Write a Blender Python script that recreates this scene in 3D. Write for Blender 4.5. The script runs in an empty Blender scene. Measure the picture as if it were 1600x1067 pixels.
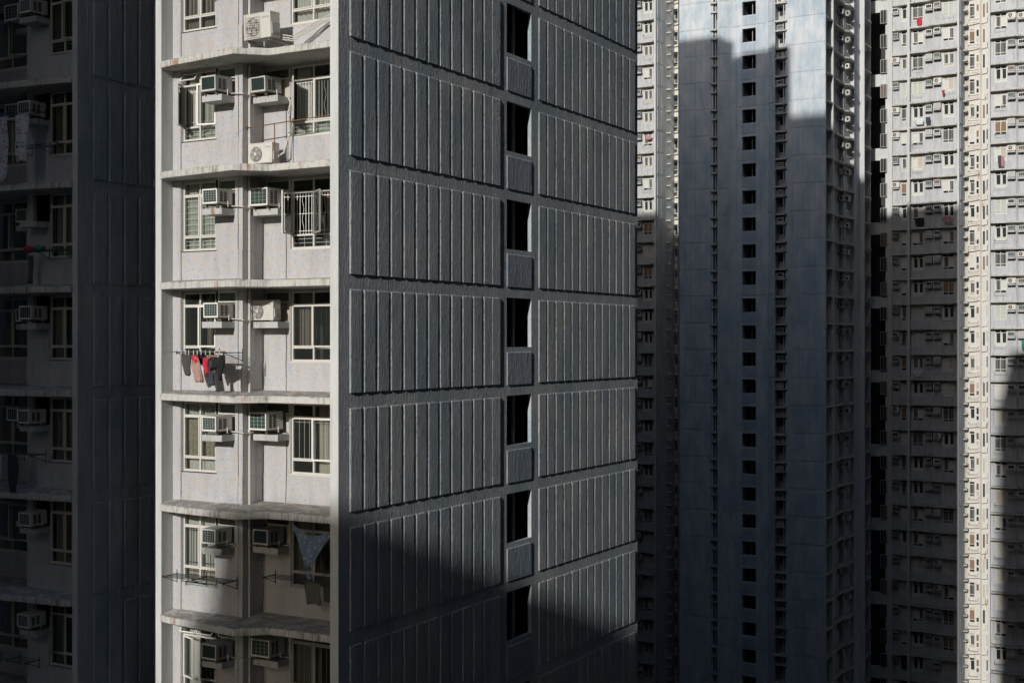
import bpy, math, random
from mathutils import Vector, Matrix
random.seed(7)
S = bpy.context.scene
COL = S.collection
PI = math.pi
GZ = -60.0          # ground, the camera eye is z = 0
H = 2.75            # storey
PH = 1.29           # height of a balcony ledge underside above the eye
# ------------------------------------------------------------------ materials
def nodes(name):
    m = bpy.data.materials.new(name); m.use_nodes = True
    nt = m.node_tree; b = nt.nodes['Principled BSDF']
    return m, nt, b
def N(nt, t, **k):
    n = nt.nodes.new(t)
    for a, v in k.items():
        if a in n.inputs: n.inputs[a].default_value = v
        else: setattr(n, a, v)
    return n
def L(nt, a, b): nt.links.new(a, b)
def pos(nt, sc=(1,1,1)):
    g = N(nt, 'ShaderNodeNewGeometry'); mp = N(nt, 'ShaderNodeMapping'); mp.inputs['Scale'].default_value = sc
    L(nt, g.outputs['Position'], mp.inputs['Vector']); return mp.outputs['Vector']
def noise(nt, vec, scale, detail=4, rough=.6):
    n = N(nt, 'ShaderNodeTexNoise'); n.inputs['Scale'].default_value = scale
    n.inputs['Detail'].default_value = detail; n.inputs['Roughness'].default_value = rough
    L(nt, vec, n.inputs['Vector']); return n.outputs['Fac']
def ramp(nt, fac, stops, interp='LINEAR'):
    r = N(nt, 'ShaderNodeValToRGB'); r.color_ramp.interpolation = interp
    e = r.color_ramp.elements
    while len(e) < len(stops): e.new(.5)
    for i, (p, c) in enumerate(stops):
        e[i].position = p; e[i].color = (c if len(c) == 4 else (*c, 1)) if hasattr(c, '__len__') else (c, c, c, 1)
    L(nt, fac, r.inputs['Fac']); return r.outputs['Color']
def mix(nt, fac, a, b, mode='MIX'):
    m = N(nt, 'ShaderNodeMix'); m.data_type = 'RGBA'; m.blend_type = mode
    for s, v in ((0, fac), (6, a), (7, b)):
        if hasattr(v, 'links'): L(nt, v, m.inputs[s])
        else: m.inputs[s].default_value = v if s == 0 else (*v, 1)
    return m.outputs[2]
def bump(nt, b, h, strength, dist):
    n = N(nt, 'ShaderNodeBump'); n.inputs['Strength'].default_value = strength; n.inputs['Distance'].default_value = dist
    L(nt, h, n.inputs['Height']); L(nt, n.outputs['Normal'], b.inputs['Normal'])
def plain(name, col, rough=.6, metal=0, var=.12, scale=9):
    m, nt, b = nodes(name)
    f = noise(nt, pos(nt), scale)
    c = mix(nt, f, tuple(x*(1-var) for x in col), tuple(min(1, x*(1+var)) for x in col))
    L(nt, c, b.inputs['Base Color']); b.inputs['Roughness'].default_value = rough; b.inputs['Metallic'].default_value = metal
    return m
def mosaic(name, light, blue, peach, dirt=.35, scale=34):
    m, nt, b = nodes(name)
    p = pos(nt)
    wv = N(nt, 'ShaderNodeTexVoronoi'); wv.inputs['Scale'].default_value = scale; L(nt, p, wv.inputs['Vector'])
    sep = N(nt, 'ShaderNodeSeparateColor'); L(nt, wv.outputs['Color'], sep.inputs['Color'])
    cl = noise(nt, p, scale*.42, 3, .5)
    ad = N(nt, 'ShaderNodeMath', operation='MULTIPLY_ADD'); L(nt, sep.outputs[0], ad.inputs[0]); ad.inputs[1].default_value = .45
    L(nt, cl, ad.inputs[2])
    c = ramp(nt, ad.outputs[0], [(0, blue), (.45, blue), (.58, light), (.76, light), (.88, peach), (1, peach)])
    d1 = ramp(nt, noise(nt, pos(nt, (1.6, 1.6, .25)), 2.0, 6, .65), [(.42, (1, 1, 1)), (.75, (1-dirt, 1-dirt*1.03, 1-dirt*1.1))])
    c = mix(nt, 1, c, d1, 'MULTIPLY')
    L(nt, c, b.inputs['Base Color']); b.inputs['Roughness'].default_value = .55
    bump(nt, b, sep.outputs[1], .25, .006)
    return m
def ribpaint(name, col, bstr=.9, fine=1.0, blot=.16):
    m, nt, b = nodes(name)
    st = noise(nt, pos(nt, (1, 1, .09)), 7*fine, 6, .7)
    bl = noise(nt, pos(nt, (1, 1, .5)), .8, 6, .65)
    c = mix(nt, ramp(nt, st, [(.3, 0), (.7, 1)]), tuple(x*.84 for x in col), tuple(x*1.08 for x in col))
    c2 = mix(nt, 1, c, ramp(nt, bl, [(.35, (1-blot*1.5, 1-blot, 1-blot*.7)), (.65, (1, 1, 1))]), 'MULTIPLY')
    rs = ramp(nt, noise(nt, pos(nt, (1, 1, .3)), 3.1, 7, .7), [(.66, 0), (.80, 1)])
    c3 = mix(nt, rs, c2, tuple(x*y for x, y in zip(col, (.78, .72, .66))))
    L(nt, c3, b.inputs['Base Color']); b.inputs['Roughness'].default_value = .75
    # board grain + lumps of filler and dribbles of paint
    g = noise(nt, pos(nt, (1, 1, .035)), 30*fine, 4, .6)
    k = noise(nt, pos(nt, (1, 1, .55)), 16*fine, 4, .6)
    k2 = ramp(nt, k, [(.50, 0), (.60, .55), (.72, 1)])
    dr = ramp(nt, noise(nt, pos(nt, (1, 1, .06)), 17*fine, 3, .5), [(.60, 0), (.66, 1)])
    a = N(nt, 'ShaderNodeMath', operation='ADD'); L(nt, g, a.inputs[0]); L(nt, k2, a.inputs[1])
    a2 = N(nt, 'ShaderNodeMath', operation='MULTIPLY_ADD'); L(nt, dr, a2.inputs[0]); a2.inputs[1].default_value = .5; L(nt, a.outputs[0], a2.inputs[2])
    bump(nt, b, a2.outputs[0], bstr, .014)
    return m
def concrete(name, col, dirt=.6):
    m, nt, b = nodes(name)
    f = noise(nt, pos(nt), 5, 7, .65)
    c = mix(nt, f, tuple(x*.86 for x in col), tuple(x*1.1 for x in col))
    g = N(nt, 'ShaderNodeNewGeometry'); sp = N(nt, 'ShaderNodeSeparateXYZ'); L(nt, g.outputs['Normal'], sp.inputs[0])
    # upper faces carry mould and grit, the vertical edge is streaked
    top = ramp(nt, sp.outputs[2], [(.55, 0), (.8, 1)])
    mo = ramp(nt, noise(nt, pos(nt), 3.2, 9, .72), [(.38, 0), (.52, 1)])
    tm = N(nt, 'ShaderNodeMath', operation='MULTIPLY'); L(nt, top, tm.inputs[0]); L(nt, mo, tm.inputs[1])
    c = mix(nt, tm.outputs[0], c, (.20*dirt+.12, .19*dirt+.12, .155*dirt+.12))
    sa = ramp(nt, noise(nt, pos(nt, (1, 1, .10)), 15, 7, .75), [(.47, 0), (.60, dirt)])
    sb = ramp(nt, noise(nt, pos(nt), 1.1, 5, .7), [(.42, .15), (.56, 1)])
    sm = N(nt, 'ShaderNodeMath', operation='MULTIPLY'); L(nt, sa, sm.inputs[0]); L(nt, sb, sm.inputs[1]); stv = sm.outputs[0]
    c = mix(nt, stv, c, (.17, .155, .12))
    ru = ramp(nt, noise(nt, pos(nt, (1, 1, .2)), 2.9, 6, .7), [(.60, 0), (.66, .8)])
    c = mix(nt, ru, c, (.30, .13, .05))
    L(nt, c, b.inputs['Base Color']); b.inputs['Roughness'].default_value = .85
    bump(nt, b, noise(nt, pos(nt), 22, 6, .7), .6, .01)
    return m
def glass(name, tint=(.6, .7, .68), alpha=.35):
    m = bpy.data.materials.new(name); m.use_nodes = True; nt = m.node_tree
    nt.nodes.clear()
    o = N(nt, 'ShaderNodeOutputMaterial'); tr = N(nt, 'ShaderNodeBsdfTransparent'); gl = N(nt, 'ShaderNodeBsdfGlossy')
    tr.inputs['Color'].default_value = (*tint, 1); gl.inputs['Roughness'].default_value = .04
    fr = N(nt, 'ShaderNodeFresnel'); fr.inputs['IOR'].default_value = 1.5
    mx = N(nt, 'ShaderNodeMixShader'); L(nt, fr.outputs[0], mx.inputs[0]); L(nt, tr.outputs[0], mx.inputs[1]); L(nt, gl.outputs[0], mx.inputs[2])
    df = N(nt, 'ShaderNodeBsdfDiffuse'); df.inputs['Color'].default_value = (.45, .5, .45, 1)
    m2 = N(nt, 'ShaderNodeMixShader'); m2.inputs[0].default_value = .07*alpha/.35; L(nt, mx.outputs[0], m2.inputs[1]); L(nt, df.outputs[0], m2.inputs[2])
    L(nt, m2.outputs[0], o.inputs[0]); return m
def cloth(name, a, bcol=None, scale=20, kind='stripe', rough=.9):
    m, nt, b = nodes(name)
    if bcol is None: c = mix(nt, noise(nt, pos(nt), 12), tuple(x*.85 for x in a), tuple(x*1.12 for x in a))
    elif kind == 'stripe':
        tc = N(nt, 'ShaderNodeTexCoord'); w = N(nt, 'ShaderNodeTexWave'); w.inputs['Scale'].default_value = scale; w.inputs['Distortion'].default_value = 1.5
        L(nt, tc.outputs['Object'], w.inputs['Vector']); c = mix(nt, ramp(nt, w.outputs['Fac'], [(.4, 0), (.6, 1)]), a, bcol)
    else:
        v = N(nt, 'ShaderNodeTexVoronoi'); v.inputs['Scale'].default_value = scale; L(nt, pos(nt), v.inputs['Vector'])
        c = mix(nt, ramp(nt, v.outputs['Distance'], [(.14, 0), (.2, 1), (.3, 1), (.36, 0)]), a, bcol)
    L(nt, c, b.inputs['Base Color']); b.inputs['Roughness'].default_value = rough
    return m
def casing(name, col):
    m, nt, b = nodes(name)
    c = mix(nt, noise(nt, pos(nt), 7), tuple(x*.88 for x in col), tuple(x*1.08 for x in col))
    st = ramp(nt, noise(nt, pos(nt, (1, 1, .15)), 13, 5, .7), [(.56, 0), (.70, .7)])
    c = mix(nt, st, c, (.30, .22, .14))
    L(nt, c, b.inputs['Base Color']); b.inputs['Roughness'].default_value = .5
    return m
M = dict(
 mosaic=mosaic('mosaic_tile', (.48, .49, .51), (.35, .385, .465), (.53, .46, .40), .2, 30),
 mosaicfar=mosaic('mosaic_tile_plain', (.475, .487, .51), (.425, .445, .48), (.49, .48, .475), .32, 9.0),
 rib=ribpaint('ribbed_wall_paint', (.58, .585, .59), .9, 1.0, .24),
 ribfar=ribpaint('ribbed_wall_paint_weathered', (.63, .64, .65), .5, .35, .24),
 spandrel=ribpaint('blue_grey_spandrel_paint', (.46, .50, .55), .5, .6),
 fin=ribpaint('off_white_wall_paint', (.62, .615, .59), .25, .8, .08),
 well=concrete('cream_well_paint', (.70, .66, .59), .25),
 conc=concrete('stained_ledge_concrete', (.58, .565, .525), .85),
 shelf=concrete('shelf_concrete', (.50, .50, .49), .5),
 room=plain('dark_room', (.05, .048, .045)),  # dark colour stands in for shade inside the openings
 dark=plain('shade_black', (.015, .015, .016)),  # near-black colour stands in for shade in the lobby and the gap
 frame=plain('aluminium_frame', (.62, .60, .55), .4, .0, .1, 30),
 wframe=plain('white_sash', (.80, .79, .75), .45),
 gframe=plain('grey_sash', (.35, .34, .32), .45),
 grille=plain('painted_grille', (.55, .54, .50), .5),
 black=plain('black_steel', (.035, .035, .035), .5),
 pipe=plain('plastic_pipe', (.55, .53, .49), .5, 0, .15, 5),
 steel=plain('galvanised_steel', (.30, .29, .27), .45, .6),
 acw=casing('cream_metal_casing', (.62, .605, .55)),
 acg=casing('grey_metal_casing', (.40, .40, .39)),
 coil=plain('green_black_coil', (.025, .055, .048), .5),
 coilbr=plain('brown_coil', (.12, .08, .055), .6),
 vent=plain('vent_slot', (.02, .02, .02), .8),
 rustm=plain('rusty_metal', (.19, .10, .06), .8),
 glass=glass('window_glass', (.72,.74,.73), .2), gglass=glass('green_tinted_glass', (.35, .5, .42), .9),
 fglass=plain('far_dark_glass', (.035, .04, .042), .12),
 cw=cloth('white_curtain', (.62, .61, .56)), cb=cloth('beige_curtain', (.50, .46, .37)), cg=cloth('pale_green_blind', (.42, .46, .40), (.55, .57, .50), 3),
 cl=cloth('lace_curtain', (.42, .38, .28), (.16, .14, .10), 22, 'spot'), cd=cloth('dark_curtain', (.16, .13, .11), (.30, .26, .22), 14),
 cbr=cloth('brown_curtain', (.25, .16, .10)), ctl=cloth('teal_curtain', (.10, .26, .22)),
 wallgrey=plain('grey_render', (.15, .15, .16), .9, 0, .15, .5),
 asphalt=plain('asphalt', (.04, .04, .042), .9, 0, .2, .6),
 red=cloth('red_cloth', (.50, .03, .05)), black_cloth=cloth('black_cloth', (.012, .012, .014)), greycl=cloth('charcoal_cloth', (.07, .065, .06)),
 stripecl=cloth('striped_cloth', (.55, .40, .33), (.22, .10, .08), 16), navy=cloth('navy_cloth', (.05, .055, .08)),
 tablecl=cloth('patterned_blue_cloth', (.16, .24, .36), (.40, .40, .38), 8, 'spot'), towel=cloth('grey_green_towel', (.13, .14, .115)),
 whitecl=cloth('white_cloth', (.66, .66, .66)), lblue=cloth('light_blue_cloth', (.66, .70, .76), (.5, .25, .2), 9, 'spot'), pinkcl=cloth('pink_cloth', (.45, .24, .26)), greencl=cloth('green_cloth', (.04, .22, .12)),
)
# ------------------------------------------------------------------ mesh builder
class MB:
    def __init__(s, T=None):
        s.v = []; s.f = []; s.m = []; s.mats = []; s.T = T
    def mi(s, m):
        if m not in s.mats: s.mats.append(m)
        return s.mats.index(m)
    def add(s, vs, fs, m):
        b = len(s.v); i = s.mi(m)
        flip = False
        if s.T:
            vs = [s.T(*p) for p in vs]; flip = s.T.flip
        s.v += [tuple(p) for p in vs]
        for f in fs:
            s.f.append(tuple(b+k for k in (reversed(f) if flip else f))); s.m.append(i)
        return s
    def box(s, x0, x1, y0, y1, z0, z1, m):
        vs = [(x0,y0,z0),(x1,y0,z0),(x1,y1,z0),(x0,y1,z0),(x0,y0,z1),(x1,y0,z1),(x1,y1,z1),(x0,y1,z1)]
        return s.add(vs, [(0,3,2,1),(4,5,6,7),(0,1,5,4),(1,2,6,5),(2,3,7,6),(3,0,4,7)], m)
    def quad(s, a, b, c, d, m): return s.add([a,b,c,d], [(0,1,2,3)], m)
    def prism(s, poly, z0, z1, m, ztop=None):
        n = len(poly); vs = [(x,y,z0) for x,y in poly] + [(x,y,(ztop[i] if ztop else z1)) for i,(x,y) in enumerate(poly)]
        fs = [tuple(reversed(range(n))), tuple(range(n,2*n))] + [(i,(i+1)%n,n+(i+1)%n,n+i) for i in range(n)]
        return s.add(vs, fs, m)
    def tube(s, pts, r, m, n=6):
        pts = [Vector(p) for p in pts]; vs = []; fs = []
        for i, p in enumerate(pts):
            t = (pts[min(i+1,len(pts)-1)]-pts[max(i-1,0)]).normalized()
            a = t.cross(Vector((0,0,1)));  a = Vector((1,0,0)) if a.length < .01 else a.normalized()
            b = t.cross(a)
            for k in range(n):
                q = p + r*(math.cos(2*PI*k/n)*a + math.sin(2*PI*k/n)*b); vs.append(tuple(q))
        for i in range(len(pts)-1):
            for k in range(n):
                k2 = (k+1)%n; fs.append((i*n+k, i*n+k2, (i+1)*n+k2, (i+1)*n+k))
        fs.append(tuple(range(n))); fs.append(tuple(reversed(range((len(pts)-1)*n, len(pts)*n))))
        return s.add(vs, fs, m)
    def mesh(s, name, org=(0,0,0)):
        me = bpy.data.meshes.new(name)
        me.from_pydata([(x-org[0],y-org[1],z-org[2]) for x,y,z in s.v], [], s.f)
        for m in s.mats: me.materials.append(M[m])
        me.polygons.foreach_set('material_index', s.m); me.update()
        return me
    def build(s, name, parent=None, smooth=False, label=None):
        org = parent['_w'] if parent else (0,0,0)
        me = s.mesh(name, org)
        if smooth:
            for p in me.polygons: p.use_smooth = True
        return link(bpy.data.objects.new(name, me), parent, tuple(org), label=label)
def link(o, parent=None, w=None, label=None):
    COL.objects.link(o)
    if parent: o.parent = parent
    if w is not None: o['_w'] = tuple(w)
    if label: o['label'] = label
    return o
def thing(name, label, cat, w, group=None, rz=0):
    o = bpy.data.objects.new(name, None); o.empty_display_size = .3; o.location = w; o.rotation_euler = (0,0,rz)
    link(o, None, w); tag(o, label, cat, group); return o
def tag(o, label, cat, group=None):
    o['label'] = label; o['category'] = cat
    if group: o['group'] = group
    return o
def inst(me, name, parent, loc, rz=0):
    """child object from shared mesh at a world location (parent unrotated) """
    o = bpy.data.objects.new(name, me); w = parent['_w']
    o.location = (loc[0]-w[0], loc[1]-w[1], loc[2]-w[2]); o.rotation_euler = (0,0,rz)
    return link(o, parent, loc)
def sub(me, name, parent, loc=(0,0,0), rot=(0,0,0)):
    o = bpy.data.objects.new(name, me); o.location = loc; o.rotation_euler = rot
    return link(o, parent)
# facade frames: u to the right along the wall, d into the building
def frame(x0, y0, face='S', W=5.71, mirror=False):
    def T(u, d, z):
        if mirror: u = W-u
        return (x0+u, y0+d, z) if face == 'S' else (x0-d, y0+u, z)
    T.flip = mirror; T.rz = 0 if face == 'S' else PI/2
    T.W = W; T.mirror = mirror
    return T
def wall(mb, u0, u1, z0, z1, d, m, holes=(), depth=.12, back=None):
    """front sheet with real openings and their reveals; back = material of a dark void behind"""
    us = sorted({u0, u1, *[h[0] for h in holes], *[h[1] for h in holes]}); zs = sorted({z0, z1, *[h[2] for h in holes], *[h[3] for h in holes]})
    us = [u for u in us if u0-1e-6 <= u <= u1+1e-6]; zs = [z for z in zs if z0-1e-6 <= z <= z1+1e-6]
    for i in range(len(us)-1):
        j = 0
        while j < len(zs)-1:
            cu = (us[i]+us[i+1])/2
            def inh(j): 
                cz = (zs[j]+zs[j+1])/2
                return any(h[0] < cu < h[1] and h[2] < cz < h[3] for h in holes)
            if inh(j): j += 1; continue
            k = j
            while k < len(zs)-1 and not inh(k): k += 1
            mb.quad((us[i],d,zs[j]),(us[i+1],d,zs[j]),(us[i+1],d,zs[k]),(us[i],d,zs[k]), m); j = k
    for a, b, c, e in holes:
        D = d+depth
        mb.quad((a,d,c),(a,D,c),(a,D,e),(a,d,e), m); mb.quad((b,d,c),(b,d,e),(b,D,e),(b,D,c), m)
        mb.quad((a,d,c),(b,d,c),(b,D,c),(a,D,c), m); mb.quad((a,d,e),(a,D,e),(b,D,e),(b,d,e), m)
# ------------------------------------------------------------------ ribbed panels
def ribs(mb, starts, width, d, proud, z, hgt, m):
    for a in starts:
        mb.box(a, a+width, d-proud, d+.02, z, z+hgt, m)
# ------------------------------------------------------------------ near windows
def bars(mb, x0, x1, z0, z1, y, pitch, m, r=.007, rows=(), pattern=None):
    n = max(1, round((x1-x0)/pitch))
    for i in range(1, n):
        x = x0+(x1-x0)*i/n
        if pattern == 'wave' and i == n//2:
            mb.tube([(x+.025*math.sin(k*1.3), y, z0+(z1-z0)*k/10) for k in range(11)], r, m, 4)
        else: mb.box(x-r, x+r, y-r, y+r, z0, z1, m)
    for f in rows:
        z = z0+(z1-z0)*f; mb.box(x0, x1, y-r*1.2, y+r*1.2, z-r, z+r, m)
def curtain_mb(x0, x1, z0, z1, y, m, waves=5, amp=.025, gather=0):
    mb = MB(); n = 28; vs = []; fs = []; r = random.random()*6
    for j in range(7):
        t = j/6
        for i in range(n+1):
            u = i/n; x = x0+(x1-x0)*u
            x = x + gather*(t)*(.5-u)*(x1-x0)*.5
            vs.append((x, y+amp*math.sin(u*waves*2*PI+r+.4*math.sin(t*3))*(1-.3*t), z0+(z1-z0)*t))
    for j in range(6):
        for i in range(n): a = j*(n+1)+i; fs.append((a, a+1, a+n+2, a+n+1))
    mb.add(vs, fs, m); return mb
Z1, Z2, Z3, Z4 = .975, 1.31, 2.36, 2.69      # window: sill, lower transom, upper transom, head (above ledge underside)
def near_window(par, x, y, B, w, n=2, rz=0, curtain=None, low=None, top=None, grille=None, sash=(), hopper=(), fm='frame', gm='grille', gl='glass', grow=(), extra_top=None):
    """x = left edge of the window in world, y = frame plane"""
    t = .045; mb = MB()
    mb.box(0, w, -.02, .05, Z1, Z1+t, fm); mb.box(0, w, -.02, .05, Z4-t, Z4, fm)
    mb.box(0, t, -.02, .05, Z1+t, Z4-t, fm); mb.box(w-t, w, -.02, .05, Z1+t, Z4-t, fm)
    mb.box(t, w-t, -.015, .045, Z2-t/2, Z2+t/2, fm); mb.box(t, w-t, -.015, .045, Z3-t/2, Z3+t/2, fm)
    pw = w/n
    for i in range(1, n):
        for a, b in ((Z1+t, Z2-t/2), (Z2+t/2, Z3-t/2), (Z3+t/2, Z4-t)): mb.box(pw*i-t/2, pw*i+t/2, -.015, .045, a, b, fm)
    mb.box(-.03, w+.03, -.06, .0, Z1-.035, Z1-.002, fm)
    # fixed sash frames of closed main lights
    opened = {s[0] for s in sash}; s2 = .028
    for i in range(n):
        if i in opened: continue
        a, b = pw*i+t*.6, pw*(i+1)-t*.6
        for q in ((a,b,Z2+t/2,Z2+t/2+s2),(a,b,Z3-t/2-s2,Z3-t/2),(a,a+s2,Z2+t/2+s2,Z3-t/2-s2),(b-s2,b,Z2+t/2+s2,Z3-t/2-s2)):
            mb.box(q[0], q[1], -.028, .01, q[2], q[3], fm)
    o = bpy.data.objects.new('window', mb.mesh('window')); pwd = par['_w']
    o.location = (x-pwd[0], y-pwd[1], B-pwd[2]); o.rotation_euler = (0,0,rz); link(o, par)
    g = MB()
    for i in range(n):
        a, b = pw*i+t/2, pw*(i+1)-t/2
        g.quad((a,.012,Z1+t),(b,.012,Z1+t),(b,.012,Z2-t/2),(a,.012,Z2-t/2), gl)
        if i not in hopper: g.quad((a,.012,Z3+t/2),(b,.012,Z3+t/2),(b,.012,Z4-t),(a,.012,Z4-t), gl)
        if i not in opened: g.quad((a,.012,Z2+t/2),(b,.012,Z2+t/2),(b,.012,Z3-t/2),(a,.012,Z3-t/2), gl)
    sub(g.mesh('pane'), 'pane', o)
    if grille:
        gb = MB()
        for i in range(n):
            a, b = pw*i+t/2, pw*(i+1)-t/2
            bars(gb, a, b, Z2+t/2, Z3-t/2, .06, .085 if grille != 'wide' else .14, gm, .0065, grow, 'wave' if grille == 'wave' else None)
            if grille != 'wide':
                zz = (Z1+t+Z2)/2; gb.box(a, b, .055, .065, zz-.05, zz-.038, gm); gb.box(a, b, .055, .065, zz+.05, zz+.062, gm); gb.box((a+b)/2-.006, (a+b)/2+.006, .056, .064, Z1+t, Z2, gm)
        sub(gb.mesh('grille'), 'grille', o)
    for (a, b, za, zb, m, wv) in (curtain or []):
        sub(curtain_mb(a*w, b*w, za, zb, .13+random.random()*.03, m, wv).mesh('curtain'), 'curtain', o)
    for (i, side, ang, sm) in sash:
        a, b = pw*i+t*.4, pw*(i+1)-t*.4; ww = b-a; sb = MB(); f = .04
        sgn = 1 if side == 'L' else -1
        def bx(u0, u1, z0, z1):
            u0, u1 = (u0, u1) if sgn > 0 else (-u1, -u0); sb.box(u0, u1, -.02, .012, z0, z1, sm)
        bx(0, ww, Z2+.01, Z2+.01+f); bx(0, ww, Z3-.01-f, Z3-.01); bx(0, f, Z2+.01+f, Z3-.01-f); bx(ww-f, ww, Z2+.01+f, Z3-.01-f)
        u0, u1 = sorted((sgn*f, sgn*(ww-f)))
        sb.quad((u0,-.004,Z2+.05),(u1,-.004,Z2+.05),(u1,-.004,Z3-.05),(u0,-.004,Z3-.05), gl)
        sub(sb.mesh('sash'), 'sash', o, ((a if sgn > 0 else b), -.03, 0), (0, 0, -sgn*math.radians(ang)))
    for i in hopper:
        a, b = pw*i+t*.4, pw*(i+1)-t*.4; sb = MB(); hh = Z4-Z3-.07; f = .03
        sb.box(a, b, -.02, .0, -hh, -hh+f, 'wframe'); sb.box(a, b, -.02, .0, -f, 0, 'wframe'); sb.box(a, a+f, -.02, 0, -hh+f, -f, 'wframe'); sb.box(b-f, b, -.02, 0, -hh+f, -f, 'wframe')
        sb.quad((a+f,-.01,-hh+f),(b-f,-.01,-hh+f),(b-f,-.01,-f),(a+f,-.01,-f), gl)
        sub(sb.mesh('hopper_sash'), 'hopper_sash', o, (0, -.03, Z4-.03), (math.radians(-38), 0, 0))
    return o
# ------------------------------------------------------------------ air conditioners
def ac_proto(kind):
    """front towards -y, back at y = 0, bottom at z = 0"""
    P = {}
    if kind in ('box', 'bigbox', 'lightbox'):
        w, h, d = {'box': (.48,.38,.58), 'bigbox': (.56,.44,.60), 'lightbox': (.46,.37,.56)}[kind]; a = w/2
        c = MB(); cm = 'acg' if kind == 'box' else 'acw'
        c.box(-a, a, -d, .0, 0, .015, cm); c.prism([(-a,-d),(a,-d),(a,0),(-a,0)], h-.015, h, cm, [h-.004,h-.004,h+.01,h+.01])
        c.box(-a, -a+.012, -d+.012, 0, .015, h-.015, cm); c.box(a-.012, a, -d+.012, 0, .015, h-.015, cm)
        for q in ((-a,a,.015,.045),(-a,a,h-.04,h-.015),(-a,-a+.03,.045,h-.04),(a-.03,a,.045,h-.04)): c.box(q[0], q[1], -d-.002, -d+.012, q[2], q[3], 'wframe' if kind != 'box' else 'acw')
        P['casing'] = c
        g = MB(); g.box(-a+.03, a-.03, -d+.02, -d+.03, .045, h-.04, 'coil')
        nv, nh = {'box': (1, 12), 'bigbox': (4, 4), 'lightbox': (5, 5)}[kind]
        for i in range(1, nv): x = -a+.03+(w-.06)*i/nv; g.box(x-.0025, x+.0025, -d+.004, -d+.019, .045, h-.04, 'grille')
        for i in range(1, nh): z = .045+(h-.085)*i/nh; g.box(-a+.03, a-.03, -d+.001, -d+.004, z-.0025, z+.0025, 'grille' if kind != 'box' else 'vent')
        P['coil_grille'] = g
        for s in (1, -1):
            v = MB()
            x0, x1 = (a-.004, a+.003) if s > 0 else (-a-.003, -a+.004)
            for k in range(2): v.box(x0, x1, -d+.10+k*.15, -d+.20+k*.15, .06, h-.07, 'vent')
            for k in range(6): v.box(x0-.002, x1+.002, -d+.095, -d+.355, .09+k*(h-.15)/6, .098+k*(h-.15)/6, cm)
            P['side_vent' + ('' if s > 0 else '#')] = v
        b = MB()
        for x in (-a+.06, a-.06): b.box(x-.012, x+.012, -d+.03, -.02, -.03, -.002, 'rustm'); b.box(x-.015, x+.015, -d+.06, -d+.12, -.08, -.03, 'steel'); b.box(x-.015, x+.015, -.14, -.08, -.08, -.03, 'steel')
        b.box(a+.015, a+.03, -.2, -.19, -.06, .08, 'wframe')
        P['bracket'] = b
    else:
        w, h, d = {'cond': (.74,.50,.27), 'bigcond': (.86,.62,.33)}[kind]; a = w/2; cx = -a+.06+h*.38; cz = h*.5; r = h*.36
        c = MB(); c.box(-a, a, -d, 0, .03, h, 'acw'); c.box(-a-.004, a+.004, -d-.004, .004, h, h+.02, 'acw'); c.box(-a+.02, -a+.09, -d-.01, .01, 0, .03, 'steel'); c.box(a-.09, a-.02, -d-.01, .01, 0, .03, 'steel')
        c.box(a, a+.03, -d+.03, -.03, .10, h*.62, 'acg'); c.box(a+.03, a+.045, -d+.08, -.1, .14, h*.3, 'steel')
        c.box(-a+.62*w+.06, a-.05, -d-.003, -d, h*.80, h*.86, 'acg')
        P['casing'] = c
        f = MB(); n = 28
        vs = [(cx+r*math.cos(2*PI*i/n), -d-.003, cz+r*math.sin(2*PI*i/n)) for i in range(n)]
        f.add(vs, [tuple(range(n))], 'coilbr')
        if kind == 'bigcond': f.box(cx-r-.03, cx+r+.03, -d-.002, -d-.001, cz-r-.05, cz+r+.05, 'grille')
        for k in range(5):
            t0 = 2*PI*k/5
            q = [(cx+rr*math.cos(t0+dt), -d-.006-.01*j, cz+rr*math.sin(t0+dt)) for j, (rr, dt) in enumerate(((.03,0),(r*.9,-.25),(r*.9,.45),(.03,.6)))]
            f.add(q, [(0,1,2,3)], 'acg')
        P['fan'] = f
        g = MB()
        for rr in ([r*k/7 for k in range(1, 8)] if kind == 'cond' else [r*.5, r]):
            pts = [(cx+rr*math.cos(2*PI*i/24), -d-.028, cz+rr*math.sin(2*PI*i/24)) for i in range(25)]; g.tube(pts, .0045, 'grille' if kind == 'cond' else 'acw', 4)
        if kind == 'cond':
            for k in range(8): t0 = PI*k/8; g.tube([(cx-r*math.cos(t0), -d-.022, cz-r*math.sin(t0)), (cx+r*math.cos(t0), -d-.022, cz+r*math.sin(t0))], .004, 'grille', 4)
            g.box(cx-.035, cx+.035, -d-.04, -d-.02, cz-.035, cz+.035, 'acw')
        else:
            for k in range(9):
                z = cz-r-.02+k*(2*r+.04)/8; g.box(cx-r-.01, cx+r+.01, -d-.034, -d-.026, z-.004, z+.004, 'acw')
                x = cx-r-.01+k*(2*r+.02)/8; g.box(x-.003, x+.003, -d-.03, -d-.025, cz-r-.02, cz+r+.02, 'acw')
        P['fan_guard'] = g
    return {k: v.mesh(k.strip('#')) for k, v in P.items()}
ACM = {}
def near_ac(kind, x, y, z, label, group, rz=0, tilt=0):
    if kind not in ACM: ACM[kind] = ac_proto(kind)
    nm = 'condenser_unit' if 'cond' in kind else 'air_conditioner'
    r_ = random.Random(label)
    t = thing(nm, label, 'air conditioner', (x+r_.uniform(-.03,.03), y-r_.uniform(0,.06), z+r_.uniform(-.02,.03)), group, rz+r_.uniform(-.05,.05)); t.rotation_euler[0] = r_.uniform(-.02,.05)
    for k, me in ACM[kind].items(): sub(me, k.strip('#'), t)
    return t
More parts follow.
